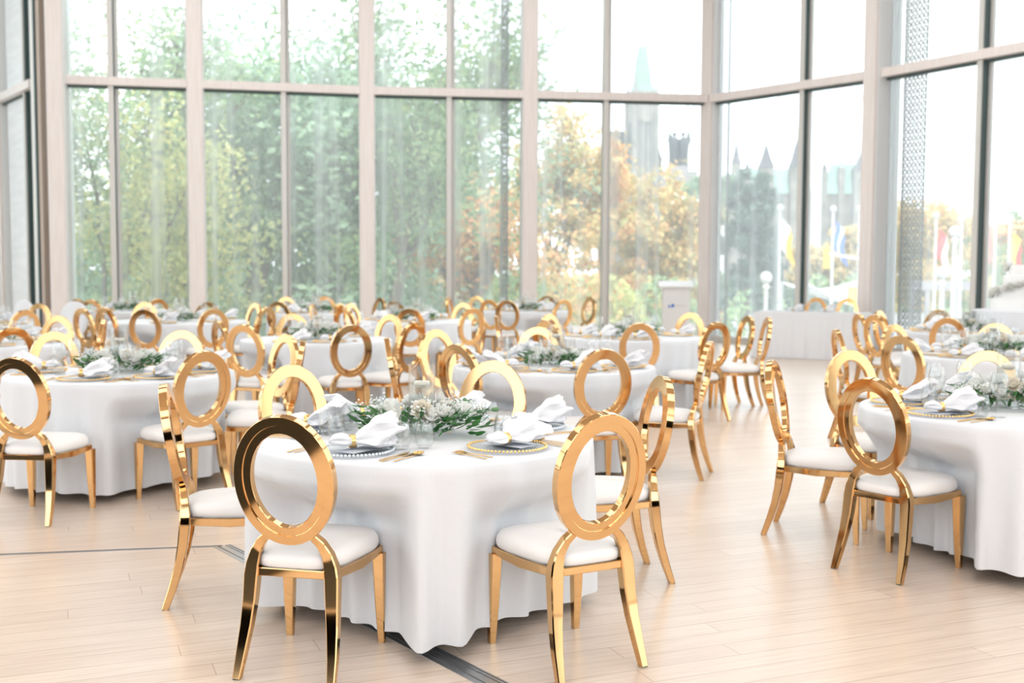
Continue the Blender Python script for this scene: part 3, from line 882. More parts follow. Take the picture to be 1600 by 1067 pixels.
def candle_proto():
    m = MB().lathe([(.001, -.016), (.020, -.015), (.033, -.004), (.036, .008), (.033, .014), (.001, .011)], 28)
    o = link('floating_candle', m.mesh('candle', M['wax'], True, 60))
    link('wick', MB().tube([(0, 0, .011), (.001, 0, .02)], .0008, 5).mesh('wick', M['wick']), o); return Proto(o)


ARR = [Proto(arrangement_proto(3)), Proto(arrangement_proto(21))]
VT = vase_proto(.060, .31, .22, 'tall_cylinder_vase'); VS = vase_proto(.042, .20, .13, 'short_cylinder_vase'); CD = candle_proto()
nc = MB(); pts_ = [(-.048, 0)] + [(-.048, .09)] + [(-.048 * math.cos(w), .09 + .055 * math.sin(w)) for w in [math.pi * k / 12 for k in range(1, 12)]] + [(.048, .09), (.048, 0)]
nc.prism(pts_, -.0012, .0012, T=Matrix.Translation((0, 0, .012)) @ Matrix.Rotation(R(82), 4, 'X'))
ncm = nc.mesh('number_card', M['card'], False); nco = link('table_number_card', ncm)
link('card_holder', MB().box((0, .003, .008), (.06, .022, .016)).mesh('holder', M['base'], False), nco, label='small black card holder')
NC = Proto(nco)
for k in TB:
    c = TC[k]; tp = TB[k][3]; rnd = random.Random(k)
    rz = 0 if k == 1 else rnd.uniform(-.6, .6)
    sc_ = 1.28 if k == 1 else rnd.uniform(1.1, 1.3)
    Q = Matrix.Rotation(rz, 3, 'Z')
    ARR[k % 2 if k != 1 else 0].place((c.x, c.y, TT), rz, scale=sc_, label='white blooms and greenery in the middle of the ' + tp, category='flowers', group='flower centrepieces')
    a_ = Q @ Vector((.0, .05, 0)); b_2 = Q @ Vector((.105, .06, 0)); e_ = Q @ Vector((-.17, .13, 0))
    VT.place((c.x + a_.x, c.y + a_.y, TT), 0, label='tall clear cylinder vase of water in the middle of the ' + tp, category='vase', group='cylinder vases')
    CD.place((c.x + a_.x, c.y + a_.y, TT + .22), 0, label='ivory candle floating in the tall vase of the ' + tp, category='candle', group='floating candles')
    VS.place((c.x + b_2.x, c.y + b_2.y, TT), 0, label='short clear cylinder vase beside the taller one on the ' + tp, category='vase', group='cylinder vases')
    CD.place((c.x + b_2.x, c.y + b_2.y, TT + .13), 0, scale=.95, label='ivory candle floating in the short vase of the ' + tp, category='candle', group='floating candles')
    if k in (1, 2, 3, 4): NC.place((c.x + e_.x, c.y + e_.y, TT), rz + R(62 if k == 1 else 10), label='arched blue-grey table number card beside the flowers on the ' + tp, category='card', group='table number cards')

# ---------------------------------------------------------------- long table, cake table, lectern
pA = at_z(1178, 487, .76); pB = at_z(1348, 491, .76); d = pB - pA; d.z = 0; a = math.atan2(d.y, d.x); Ln = d.length
lt = empty('long_table', (pA.x, pA.y, 0), a, label='long straight table with grey-white cloth to the floor in front of the right windows', category='table')
mb = MB(); n = 60; rows = [(0, .765), (1, .765), (1.0, .755), (1.01, .6), (1.025, .4), (1.04, .2), (1.06, .004)]; vs = []; fs = []
per = []
W_, D_ = Ln / 2, .38; rc = .03
NP = 240
for i in range(NP):
    s = i / NP * (4 * W_ + 4 * D_)
    if s < 2 * W_: x, y = -W_ + s, -D_
    elif s < 2 * W_ + 2 * D_: x, y = W_, -D_ + (s - 2 * W_)
    elif s < 4 * W_ + 2 * D_: x, y = W_ - (s - 2 * W_ - 2 * D_), D_
    else: x, y = -W_, D_ - (s - 4 * W_ - 2 * D_)
    per.append((x, y))
for (k, z) in rows:
    for i, (x, y) in enumerate(per):
        kk = k; t = (.76 - z) / .76
        off = .02 * t * math.sin(i * .9) * math.sin(i * .23 + 1) + .05 * t
        nx, ny = (0, math.copysign(1, y)) if abs(abs(y) - D_) < 1e-6 else (math.copysign(1, x), 0)
        if abs(abs(y) - D_) < 1e-6 and W_ - abs(x) < .08: nx = math.copysign(.7, x)
        if k == 0: vs.append((0, 0, z))
        else: vs.append((x + nx * off, y + ny * off, z))
for j in range(len(rows) - 1):
    for i in range(NP):
        i2 = (i + 1) % NP; fs.append((j * NP + i, j * NP + i2, (j + 1) * NP + i2, (j + 1) * NP + i))
mb.add([(x + W_, y + D_, z) for x, y, z in vs], fs)
link('tablecloth', mb.mesh('long_cloth', M['cloth'], True, 50), lt)
link('tabletop', MB().box((W_, D_, .745), (2 * W_ - .06, 2 * D_ - .06, .03)).mesh('board', M['rear'], False), lt)
ux = Vector((math.cos(a), math.sin(a), 0)); uy = Vector((-math.sin(a), math.cos(a), 0))
for i, (t, wn) in enumerate(((.75, 'left'), (1.35, 'right'))):
    q = pA + ux * (t * Ln / 2 + .1) + uy * 1.0; q.z = 0
    CH.place(q, a + math.pi + R(8), scale=1.032, label='gold oval-back chair behind the long straight table, %s of the pair' % wn, category='chair', group='gold oval-back chairs')
    q = pA + ux * (t * Ln / 2 - .12) + uy * .42; q.z = TT
    NAP[i].place(q, .2, scale=1.1, label='white ringed napkin on the long straight table, %s of the pair' % wn, category='napkin', group='ringed napkins')
    q = pA + ux * (t * Ln / 2 - .42) + uy * .5; q.z = TT
    WIN.place(q, 0, label='wine glass on the long straight table, %s of the pair' % wn, category='glass', group='wine glasses')
q = at_d(1590, 467, 13.2); ckx, cky = q.x, q.y; ch = 1.02
ct = empty('cake_table', (ckx, cky, 0), label='tall round cloth-draped table by the right edge carrying the cake', category='table')
link('tablecloth', MB().lathe([(.001, ch), (.47, ch), (.50, ch - .01), (.53, .7), (.58, .3), (.62, .005)], 90, fn=lambda x, y, z: (x * (1 + .035 * (1 - z / ch) * math.sin(22 * math.atan2(y, x))), y * (1 + .035 * (1 - z / ch) * math.sin(22 * math.atan2(y, x))), z)).mesh('cake_cloth', M['cloth'], True, 60), ct)
ck = empty('wedding_cake', (ckx, cky, ch), label='white tiered cake covered in pale flowers on the tall draped table', category='cake')
z = 0
for i, (r, h) in enumerate([(.30, .14), (.23, .14), (.165, .13), (.10, .12)]):
    link('tier', MB().lathe([(.001, z), (r, z), (r + .004, z + .02), (r, z + h - .012), (r - .012, z + h), (.001, z + h)], 40).mesh('tier', M['icing'], True, 50), ck); z += h
bmw = bloom_mesh(77, M['petal']); rnd = random.Random(5)
for k in range(34):
    t = k / 34; w = t * 9 + rnd.uniform(-.3, .3); zz = .03 + t * .50; r = .33 - .24 * t
    b = link('sugar_flower', bmw, ck, (r * math.cos(w), r * math.sin(w), zz)); b.rotation_euler = (R(55), 0, w + math.pi / 2); b.scale = (1.9,) * 3

q = at_z(1057, 520, .0); yL = C[4][1] - 1.5; q = at_d(1056, 441, yL)
le = empty('lectern', (q.x, q.y, 0), R(-4), label='white lectern with small blue logo beside the corner column', category='lectern')
hL = q.z
link('body', MB().box((0, 0, hL / 2 - .04), (.50, .36, hL - .12)).mesh('lectern_body', M['whitep'], False), le)
link('slanted_top', MB().box((0, 0, 0), (.66, .46, .035), T=Matrix.Translation((0, 0, hL - .04)) @ Matrix.Rotation(R(12), 4, 'X')).mesh('lectern_top', M['whitep'], False), le)
link('base_plate', MB().box((0, 0, .015), (.60, .46, .03)).mesh('lectern_base', M['whitep'], False), le)
lg = MB()
lg.prism([(-.16, .0), (-.10, .0), (-.13, .05)], 0, .002, T=Matrix.Translation((0, -.182, hL - .47)) @ Matrix.Rotation(R(90), 4, 'X'))
lg.prism([(-.10, .0), (-.04, .0), (-.04, .06), (-.09, .06)], 0, .002, T=Matrix.Translation((0, -.182, hL - .47)) @ Matrix.Rotation(R(90), 4, 'X'))
link('logo', lg.mesh('logo', mat('logo_blue', (.03, .18, .62), .5), False), le, label='blue logo mark')
link('logo_lettering', MB().box((.08, -.182, hL - .44), (.20, .002, .018)).mesh('lettering', M['alu'], False), le)


# ================================================================== OUTSIDE
G = -3.2
lawn = MB().box((60, 330, G - .6), (900, 420, 1.0)); link('lawn', lawn.mesh('lawn', M['lawn'], False), kind='structure')
pl = MB().box((20, 60, G - .5), (300, 118, 1.0)); link('plaza', pl.mesh('plaza', M['plaza'], False), kind='structure')


def tree(u, d, top_px, rad, m, label, seed, nleaf=5200, ls=.22, trunk=.22, crown0=.22, group='trees outside the windows', sparse=1.0, thin=1.35, kindname='leafy_tree', cat='tree', g=None):
    rnd = random.Random(seed); base = at_d(u, 430, d); gz = G if g is None else g; top = at_d(u, top_px, d).z; Ht = top - gz
    o = empty(kindname, (base.x, base.y, gz), rnd.random() * 6, label=label, category=cat, group=group)
    tr = MB(); tips = []

    def grow(p, dirv, L, r, lev):
        pts = [p]; dd = dirv.copy(); n = 4
        for i in range(n):
            dd = (dd + Vector((rnd.gauss(0, .13), rnd.gauss(0, .13), rnd.gauss(.03, .06)))).normalized(); pts.append(pts[-1] + dd * L / n)
        tr.tube(pts, [r * (1 - .45 * i / n) for i in range(n + 1)], 5 if lev > 1 else 7, cap=False)
        if lev >= 3:
            tips.append(pts[-1]); tips.append(pts[2]); return
        for i in range(3 if lev else 5):
            w = rnd.random() * 6.283; sp = rnd.uniform(.45, .95)
            nd = (dd * 1.0 + Vector((math.cos(w), math.sin(w), .25)) * sp).normalized()
            grow(pts[rnd.choice((2, 3, 4)) if lev else rnd.choice((2, 3, 4, 4))], nd, L * rnd.uniform(.55, .78), r * .55, lev + 1)
        tips.append(pts[-1])
    grow(Vector((0, 0, 0)), Vector((0, 0, 1)), Ht * .42, trunk, 0)
    zmax = max(t.z for t in tips); rmax = max(math.hypot(t.x, t.y) for t in tips)
    sz = (Ht * .97) / zmax; sr = rad * .85 / max(.1, rmax)
    tips = [Vector((t.x * sr, t.y * sr, t.z * sz)) for t in tips]
    tr.v = [(x * sr if False else x * (1 + (sr - 1) * min(1, max(0, z / (Ht * .3)))), y * (1 + (sr - 1) * min(1, max(0, z / (Ht * .3)))), z * sz) for x, y, z in tr.v]
    link('trunk', tr.mesh('trunk', M['bark'], True, 60, fix=False), o)
    lf = MB(); c = Vector((0, 0, Ht * (.5 + crown0 / 2)))
    vs = []; fs = []
    low = Ht * crown0
    extra = []
    for i in range(int(len(tips) * .4)):
        w = rnd.random() * 6.283; ph = rnd.uniform(0, 1); rr = rad * math.sqrt(rnd.random()) * (1 - .55 * ph)
        extra.append(Vector((rr * math.cos(w), rr * math.sin(w), low + (Ht - low) * ph)))
    allt = tips + extra
    for i in range(int(nleaf * sparse)):
        t = rnd.choice(allt); gs = .085 * rad; q = t + Vector((rnd.gauss(0, gs), rnd.gauss(0, gs), rnd.gauss(0, gs * .8)))
        if q.z < low: q.z = low + abs(q.z - low)
        if rnd.random() < max(0, (q.z / Ht - .38)) * thin: continue
        a = Vector((rnd.gauss(0, 1), rnd.gauss(0, 1), rnd.gauss(0, 1))).normalized(); b = a.orthogonal().normalized(); s = ls * rnd.uniform(.6, 1.3)
        k = len(vs); vs += [q - a * s, q + b * s * .55, q + a * s, q - b * s * .55]; fs.append((k, k + 1, k + 2, k + 3))
    lf.add(vs, fs); link('foliage', lf.mesh('foliage', m, False, fix=False), o)
    return o


T_ = [
    (130, 30, -60, 5.5, 'leafg', 'tall thin green tree seen through the leftmost narrow pane', 1, 9000, .17, .16, .15, .9),
    (228, 27, 150, 4.0, 'leafy', 'yellow-green young tree with dark spread branches in the first wide window', 2, 8000, .13, .13, .12, .8),
    (400, 36, 20, 6.5, 'leafs', 'soft green dense tree filling the second window left half', 3, 17000, .22, .3, .05, 1),
    (505, 38, 60, 6.2, 'leafs', 'soft green tree beside the white column of the second window', 4, 14000, .22, .3, .05, 1),
    (616, 33, -80, 6.0, 'leafg', 'large green tree with bent dark limbs in the third window', 5, 9500, .19, .3, .10, .9),
    (745, 46, 90, 6.0, 'leafs', 'thin pale green tree in the right of the third window', 6, 5500, .19, .2, .2, .8),
    (775, 44, 285, 5.6, 'leafo', 'orange maple low in the right of the third window', 7, 9000, .2, .25, .05, 1),
    (868, 48, 165, 3.4, 'leafx', 'tall gold-orange maple beside the white window column', 8, 9000, .21, .25, .05, 1),
    (1018, 58, 262, 3.8, 'leafx', 'broad gold maple under the clock tower', 9, 13000, .25, .3, .03, 1),
    (945, 52, 200, 2.2, 'leafo', 'slender orange maple left of the tower', 10, 5000, .2, .2, .05, 1),
    (1090, 95, 272, 3.0, 'leafs', 'grey-green tree behind the gold maple', 11, 5500, .38, .3, .03, 1),
    (1163, 95, 268, 3.3, 'leafd', 'dark green dense tree beside the corner column', 12, 11000, .36, .4, .02, 1),
    (1205, 100, 372, 2.2, 'leafd', 'small dark green tree right of the large dark one', 13, 3500, .34, .3, .02, 1),
    (1268, 150, 385, 4.5, 'leafx', 'small yellow autumn tree behind the flagpoles', 14, 3500, .5, .3, .02, 1),
    (1335, 150, 362, 6.0, 'leafx', 'golden tree at the thick column', 15, 5500, .5, .3, .02, 1),
    (1440, 120, 330, 7.5, 'leafx', 'yellow-orange tree right of the perforated screen', 16, 6500, .42, .3, .02, 1),
    (1500, 135, 340, 8.0, 'leafg', 'green tree behind the globe lamps', 17, 5500, .42, .3, .02, 1),
    (1545, 150, 352, 8, 'leafo', 'reddish tree at the right mullion', 18, 4500, .5, .3, .02, 1),
    (1610, 150, 340, 9, 'leafg', 'green tree at the right edge of the photo', 19, 4500, .5, .3, .02, 1),
    (20, 34, 60, 4.5, 'leafs', 'grey-green tree beyond the far left glass', 20, 5000, .2, .2, .1, 1),
    (310, 44, 200, 5.5, 'leafy', 'yellow-green tree behind the first oak column', 21, 8000, .22, .2, .03, 1),
    (690, 62, 250, 7, 'leafg', 'green tree low behind the orange maple', 22, 7000, .27, .2, .02, 1),
    (560, 60, 330, 8, 'leafs', 'pale green tree farther back behind the second column', 23, 8000, .3, .2, .02, 1),
    (190, 58, 310, 8, 'leafs', 'pale green tree farther back in the first window', 24, 8000, .3, .2, .02, 1),
]
for (u, dd, tp, rad, mm, lab, sd, nl, ls, tk_, c0, sp) in T_:
    tree(u, dd, tp, rad, M[mm], lab, sd, int(nl * 1.9 * (1.7 if dd > 100 else 1)), ls * .66, tk_, c0, sparse=sp, thin=.3 if dd > 90 else 1.25)


def shrub(u, d, top, wid, m, label, seed):
    rnd = random.Random(seed); b = at_d(u, top, d); h = b.z - G
    o = empty('shrub', (b.x, b.y, G), 0, label=label, category='shrub', group='shrubs and hedges outside')
    mb = MB(); vs = []; fs = []
    for i in range(2600):
        q = Vector((rnd.uniform(-wid / 2, wid / 2), rnd.uniform(-1.2, 1.2), 0)); q.z = h * rnd.random() ** .7 * (.8 + .2 * math.sin(q.x * 1.3 + seed))
        a = Vector((rnd.gauss(0, 1), rnd.gauss(0, 1), rnd.gauss(0, 1))).normalized(); b2 = a.orthogonal().normalized(); s = .0022 * d * rnd.uniform(.6, 1.3) + .05
        k = len(vs); vs += [q - a * s, q + b2 * s * .55, q + a * s, q - b2 * s * .55]; fs.append((k, k + 1, k + 2, k + 3))
    link('foliage', MB().add(vs, fs).mesh('shrub', m, False, fix=False), o)
    st = MB()
    for i in range(7): st.tube([(wid * (i / 6 - .5) * .8, 0, 0), (wid * (i / 6 - .5) * .8 + .1, .05, h * .7)], .04, 5)
    link('stem', st.mesh('shrub_stem', M['bark']), o)


shrub(180, 34, 440, 9, M['leafy'], 'yellow-green shrub row at the foot of the first window view', 1)
shrub(400, 36, 430, 8, M['leafg'], 'green shrub row at the foot of the second window view', 2)
shrub(520, 40, 415, 7, M['leafg'], 'green shrub with dark gaps beside the second column', 3)
shrub(680, 40, 420, 8, M['leafg'], 'green shrub below the orange maple', 4)
shrub(780, 41, 425, 6, M['leafx'], 'gold shrub at the foot of the white column', 5)
shrub(890, 44, 425, 6, M['leafy'], 'yellow shrub right of the white column', 6)
shrub(1010, 50, 428, 9, M['leafg'], 'green shrub behind the lectern', 7)
shrub(1160, 110, 447, 22, M['leafd'], 'dark clipped hedge across the lawn by the corner column', 8)
shrub(1300, 170, 436, 40, M['leafd'], 'long dark hedge behind the flagpoles', 9)
shrub(1480, 140, 428, 34, M['leafg'], 'green hedge behind the white railing on the right', 10)
shrub(60, 40, 430, 10, M['leafs'], 'grey-green shrub beyond the far left glass', 11)


# ---- parliament group of buildings
def spire(mb, c, r, z0, z1, n=4, mi=0, rot=math.pi / 4):
    mb.lathe([(r, z0), (r * .62, z0 + (z1 - z0) * .3), (.05, z1)], n, mi, T=Matrix.Translation((c[0], c[1], 0)) @ Matrix.Rotation(rot, 4, 'Z'))


D = 420
b = at_d(1003, 150, D); tip = at_d(1003, 84, D).z; shz = at_d(1003, 150, D).z; w = 36 * D / F
pt = empty('clock_tower', (b.x, b.y, G), R(14), label='tall pale stone clock tower with pointed green copper spire', category='tower')
m = MB().box((0, 0, (shz - G) / 2), (w, w, shz - G))
for sx in (-1, 1):
    for sy in (-1, 1): m.box((sx * w / 2, sy * w / 2, (shz - G) / 2 - 2), (w * .16, w * .16, shz - G))
link('shaft', m.mesh('shaft', M['pstone'], False), pt)
m = MB()
for zz in (.52, .66, .80):
    for k in (-1, 0, 1):
        m.box((k * w * .26, -w / 2 - .1, (shz - G) * zz), (w * .1, .4, 8)); m.box((-w / 2 - .1, k * w * .26, (shz - G) * zz), (.4, w * .1, 8))
link('louvre_windows', m.mesh('louvres', M['wdark'], False), pt)
m = MB().lathe([(.1, 0), (w * .28, 0), (w * .28, .5), (.1, .5)], 24, T=Matrix.Translation((0, -w / 2 - .3, shz - G - 8)) @ Matrix.Rotation(R(90), 4, 'X'))
link('clock_face', m.mesh('clock', M['pstone']), pt)
m = MB().box((0, 0, shz - G + .6), (w * 1.12, w * 1.12, 1.4))
for sx in (-1, 1):
    for sy in (-1, 1): spire(m, (sx * w * .47, sy * w * .47), w * .12, shz - G, shz - G + 9)
link('parapet', m.mesh('parapet', M['pstone'], False), pt)
m = MB(); m.lathe([(w * .62, shz - G + 1), (w * .46, shz - G + 4), (w * .30, shz - G + 14), (w * .2, shz - G + 18), (.08, tip - G)], 4, T=Matrix.Rotation(R(45), 4, 'Z'))
link('copper_spire', m.mesh('spire', M['roof'], False), pt)


def pavilion(u0, u1, vtop, veave, vbot, d, label, towers=(), roofm='roof', nwin=6):
    a = at_d(u0, veave, d); b = at_d(u1, veave, d); Wd = b.x - a.x; ze = a.z; zr = at_d(u0, vtop, d).z
    o = empty('gothic_building', ((a.x + b.x) / 2, d, G), R(-4), label=label, category='building', group='gothic parliament buildings')
    dp = Wd * .5; h = ze - G
    link('walls', MB().box((0, 0, h / 2), (Wd, dp, h)).mesh('walls', M['stone'], False), o)
    rf = MB(); k = dp * .32
    rf.add([(-Wd / 2 - .5, -dp / 2 - .5, h), (Wd / 2 + .5, -dp / 2 - .5, h), (Wd / 2 + .5, dp / 2 + .5, h), (-Wd / 2 - .5, dp / 2 + .5, h),
            (-Wd / 2 + k, -dp * .12, zr - G), (Wd / 2 - k, -dp * .12, zr - G), (Wd / 2 - k, dp * .12, zr - G), (-Wd / 2 + k, dp * .12, zr - G)],
           [(0, 1, 5, 4), (1, 2, 6, 5), (2, 3, 7, 6), (3, 0, 4, 7), (4, 5, 6, 7)])
    link('roof', rf.mesh('roof', M[roofm], False), o)
    for i in range(nwin):
        x = -Wd / 2 + (i + .5) * Wd / nwin
        for zf in (.62, .82):
            link('window', MB().box((x, -dp / 2 - .1, h * zf), (Wd / nwin * .38, .3, h * .11)).mesh('win', M['wdark'], False), o)
    for (u, wpx, vsh, vtip, mt) in towers:
        p = at_d(u, vsh, d - dp / 2); ww = wpx * d / F; zt = at_d(u, vtip, d - dp / 2).z
        lx = p.x - o.location.x
        t = MB().box((lx, -dp / 2, (p.z - G) / 2), (ww, ww, p.z - G)); link('turret', t.mesh('turret', M['stone'], False), o)
        t = MB(); spire(t, (lx, -dp / 2), ww * .78, p.z - G, zt - G); t.tube([(lx, -dp / 2, zt - G - 1), (lx, -dp / 2, zt - G + 3)], .15, 4)
        link('turret_roof', t.mesh('turret_roof', M[mt], False), o)


pavilion(1136, 1262, 264, 304, 400, 330, 'gothic stone block with green roof and dark pointed turrets, left of the mullion',
         [(1153, 13, 256, 218, 'slate'), (1170, 11, 272, 250, 'slate'), (1199, 21, 262, 222, 'slate'), (1246, 20, 262, 216, 'slate')])
pavilion(1288, 1352, 256, 304, 400, 340, 'gothic stone block with green roof beyond the narrow right pane',
         [(1290, 8, 264, 252, 'slate'), (1316, 9, 262, 243, 'roof'), (1345, 22, 268, 238, 'slate')], nwin=4)
pavilion(935, 1022, 205, 240, 400, 430, 'stone block with slate roof behind the maples at the clock tower foot',
         [(1028, 14, 250, 222, 'slate')], 'slate')
pavilion(330, 400, 190, 205, 400, 150, 'pale grey building glimpsed through the leaves of the second window', [], 'slate', 6)
pavilion(655, 700, 262, 285, 400, 160, 'small steep-roofed building glimpsed through the third window', [(686, 14, 270, 245, 'slate')], 'slate', 4)

# war memorial: stone arch crowned by two winged bronze figures
d = 130; base = at_d(1060, 262, d); zt = base.z - G
wm = empty('war_memorial', (base.x, d, G), 0, label='dark bronze winged figures on a stone memorial right of the clock tower', category='monument')
m = MB()
for s in (-1, 1): m.box((s * 1.5, 0, zt * .42), (1.1, 2, zt * .84))
m.box((0, 0, zt * .9), (4.1, 2.2, zt * .14)).box((0, 0, zt * .985), (2.2, 1.8, zt * .05)); link('stone_arch', m.mesh('arch', M['pstone'], False), wm)
for s in (-1, 1):
    b2 = MB(); x = s * .5; z0 = zt * 1.0
    b2.tube([(x, 0, z0), (x, 0, z0 + 1.4), (x, 0, z0 + 2.5), (x, 0, z0 + 3.2), (x, 0, z0 + 3.5)], [.72, .62, .72, .55, .16], 10)
    b2.ball((x, -.02, z0 + 3.8), .27, 10, 8)
    b2.tube([(x + s * .3, 0, z0 + 3.1), (x + s * .6, -.2, z0 + 3.7), (x + s * .45, -.2, z0 + 4.4)], [.15, .12, .08], 6)
    b2.prism([(x + s * .1, z0 + 1.5), (x + s * .45, z0 + 2.0), (x + s * .85, z0 + 3.0), (x + s * .65, z0 + 4.1), (x + s * .3, z0 + 3.5), (x + s * .1, z0 + 3.0)], .2, .45, T=Matrix.Rotation(R(90), 4, 'X'))
    link('winged_figure', b2.mesh('figure', M['bronz'], True, 50), wm)

# tower crane far behind
d = 380; q = at_d(1325, 150, d)
cr_ = empty('tower_crane', (q.x, d, G), 0, label='faint red tower crane above the gothic roofs', category='crane')
m = MB(); hh = q.z - G
for sx in (-.9, .9): m.box((sx, 0, hh / 2), (.3, .3, hh))
k = 0
while k < hh: m.bar([(-.9, 0, k), (.9, 0, k + 2)], [(.2, .2)] * 2); k += 2
link('mast', m.mesh('mast', M['whitep'], False), cr_)
m = MB().box((-2, 0, hh), (20, .7, .5)).box((6, 0, hh - 1), (2.5, 1.2, 2)); m.bar([(-12, 0, hh), (0, 0, hh + 3), (8, 0, hh)], [(.2, .2)] * 3, (0, 1, 0)); link('jib', m.mesh('jib', M['craneM'], False), cr_)
link('cab', MB().box((-1.6, -.8, hh - 2), (2.2, 2, 3)).mesh('cab', M['craneM'], False), cr_)


# ---- flagpoles, lamps, signals
def flagpole(u, vtop, d, cols, label, fl_v=None, flip=1):
    p = at_d(u, vtop, d); h = p.z - G
    o = empty('flagpole', (p.x, p.y, G), 0, label=label, category='flagpole', group='flagpoles outside')
    link('pole', MB().tube([(0, 0, 0), (0, 0, h)], [.10, .06], 10).mesh('pole', M['poleW']), o)
    link('finial', MB().ball((0, 0, h + .12), .18, 8, 6).mesh('finial', M['poleW']), o)
    if cols:
        mb = MB(); n = 12; mm = []
        fh, fw = 1.6, 1.1; vs = []; fs = []
        for j in range(n + 1):
            for i in range(n + 1):
                s = i / n; t = j / n
                vs.append((flip * (.12 + s * fw * .55 + .1 * math.sin(t * 5 + s * 3)), .18 * math.sin(s * 9 + t * 2), h - .4 - t * fh - s * 1.1))
        for j in range(n):
            for i in range(n):
                a = j * (n + 1) + i; mb.add([], []); fs.append((a, a + 1, a + n + 2, a + n + 1))
        mb.add(vs, fs); mb.m = [int((k % n) / n * len(cols)) for k in range(n * n)]
        link('flag', mb.mesh('flag', [M[c] for c in cols], True, 60), o)


flagpole(1219, 328, 62, ['flagw', 'yel'], 'white flagpole with pale flag right of the dark tree')
flagpole(1302, 330, 62, ['blue', 'flagw', 'blue'], 'white flagpole with blue flag in the narrow right pane')
flagpole(1343, 330, 62, ['flagw'], 'white flagpole close to the thick column')
flagpole(1463, 340, 60, ['red', 'flagw'], 'white flagpole with red and white flag right of the perforated screen')
flagpole(1503, 345, 60, None, 'bare white flagpole left of the right mullion')
flagpole(1556, 340, 60, ['red', 'yel'], 'white flagpole with reddish flag right of the right mullion', flip=-1)
flagpole(1578, 345, 60, ['yel', 'red'], 'white flagpole with yellow flag above the cake')


def globe_lamp(u, v, d, label):
    p = at_d(u, v, d); h = p.z - G
    o = empty('globe_street_lamp', (p.x, p.y, G), 0, label=label, category='street lamp', group='globe street lamps')
    link('post', MB().lathe([(.001, 0), (.22, 0), (.22, .5), (.12, .7), (.10, h - .6), (.18, h - .45), (.10, h - .3), (.001, h - .3)], 12).mesh('post', M['alu']), o)
    link('globe', MB().ball((0, 0, h), .30, 16, 12).mesh('globe', M['globe']), o)


globe_lamp(1197, 434, 55, 'globe street lamp on grey post left of the first flagpole')
globe_lamp(1472, 427, 52, 'globe street lamp between two flagpoles on the right')
globe_lamp(1492, 362, 60, 'tall globe lamp high beside the right mullion')
q = at_d(1290, 405, 50)
tl = empty('traffic_signal', (at_d(1343, 415, 50).x, 50, G), 0, label='yellow traffic light hung on a white arm in the narrow right pane', category='traffic light')
hx = q.x - tl.location.x; hz_ = q.z - G
link('post', MB().tube([(0, 0, 0), (0, 0, hz_ + .3)], .12, 10).mesh('sp', M['poleW']), tl)
link('arm', MB().tube([(0, 0, hz_), (hx, 0, hz_ + .25)], .07, 8).mesh('sa', M['poleW']), tl)
link('signal_head', MB().box((hx, -.1, hz_), (.2, .3, .8)).mesh('sh', M['yel'], False), tl)
link('signal_head', MB().box((-.35, -.1, hz_ - 1.6), (.3, .3, .8)).mesh('sh2', M['yel'], False), tl)
# white sail tent
d = 70; a1 = at_d(1222, 440, d); a2 = at_d(1342, 437, d); a3 = at_d(1345, 468, d - 6)
ten = empty('sail_tent', (a1.x, d, G), 0, label='white curved canvas sail canopy beyond the narrow right pane', category='canopy')
vs = []; fs = []; n = 16
for i in range(n + 1):
    s = i / n; x = (a2.x - a1.x) * s
    zt_ = (a1.z + (a2.z - a1.z) * s) - G - .5 * math.sin(math.pi * s); zb = zt_ - 1.7 * s ** 1.2 + .9 * math.exp(-((s - .85) / .12) ** 2)
    for t in range(5):
        f = t / 4; vs.append((x, -6 * f, zt_ + (zb - zt_) * f - .25 * math.sin(math.pi * f)))
for i in range(n):
    for t in range(4): a = i * 5 + t; fs.append((a, a + 1, a + 6, a + 5))
mt = MB().add(vs, fs); me = mt.mesh('canvas', M['tent'], True, 60); cv = link('canvas', me, ten)
sm = cv.modifiers.new('thick', 'SOLIDIFY'); sm.thickness = .04
for x, y, h in ((0, 0, a1.z - G), (a2.x - a1.x, 0, a2.z - G), ((a2.x - a1.x), -6, a2.z - G - 1.6)):
    link('mast', MB().tube([(x, y, 0), (x, y, h)], .08, 8).mesh('mast', M['poleW']), ten)


# white railing on the right
q0 = at_d(1426, 446, 95); q1 = at_d(1520, 440, 95)
rl = empty('railing', (q0.x, 95, G), 0, label='pale horizontal railing beyond the globe lamp on the right', category='railing')
hh = q0.z - G; m = MB().box(((q1.x - q0.x) / 2, 0, hh), (q1.x - q0.x, .4, .8)); link('rail', m.mesh('rail', M['pstone'], False), rl)
for k in range(5): link('post', MB().box((k * (q1.x - q0.x) / 4, 0, hh / 2), (.3, .3, hh)).mesh('rp', M['pstone'], False), rl)


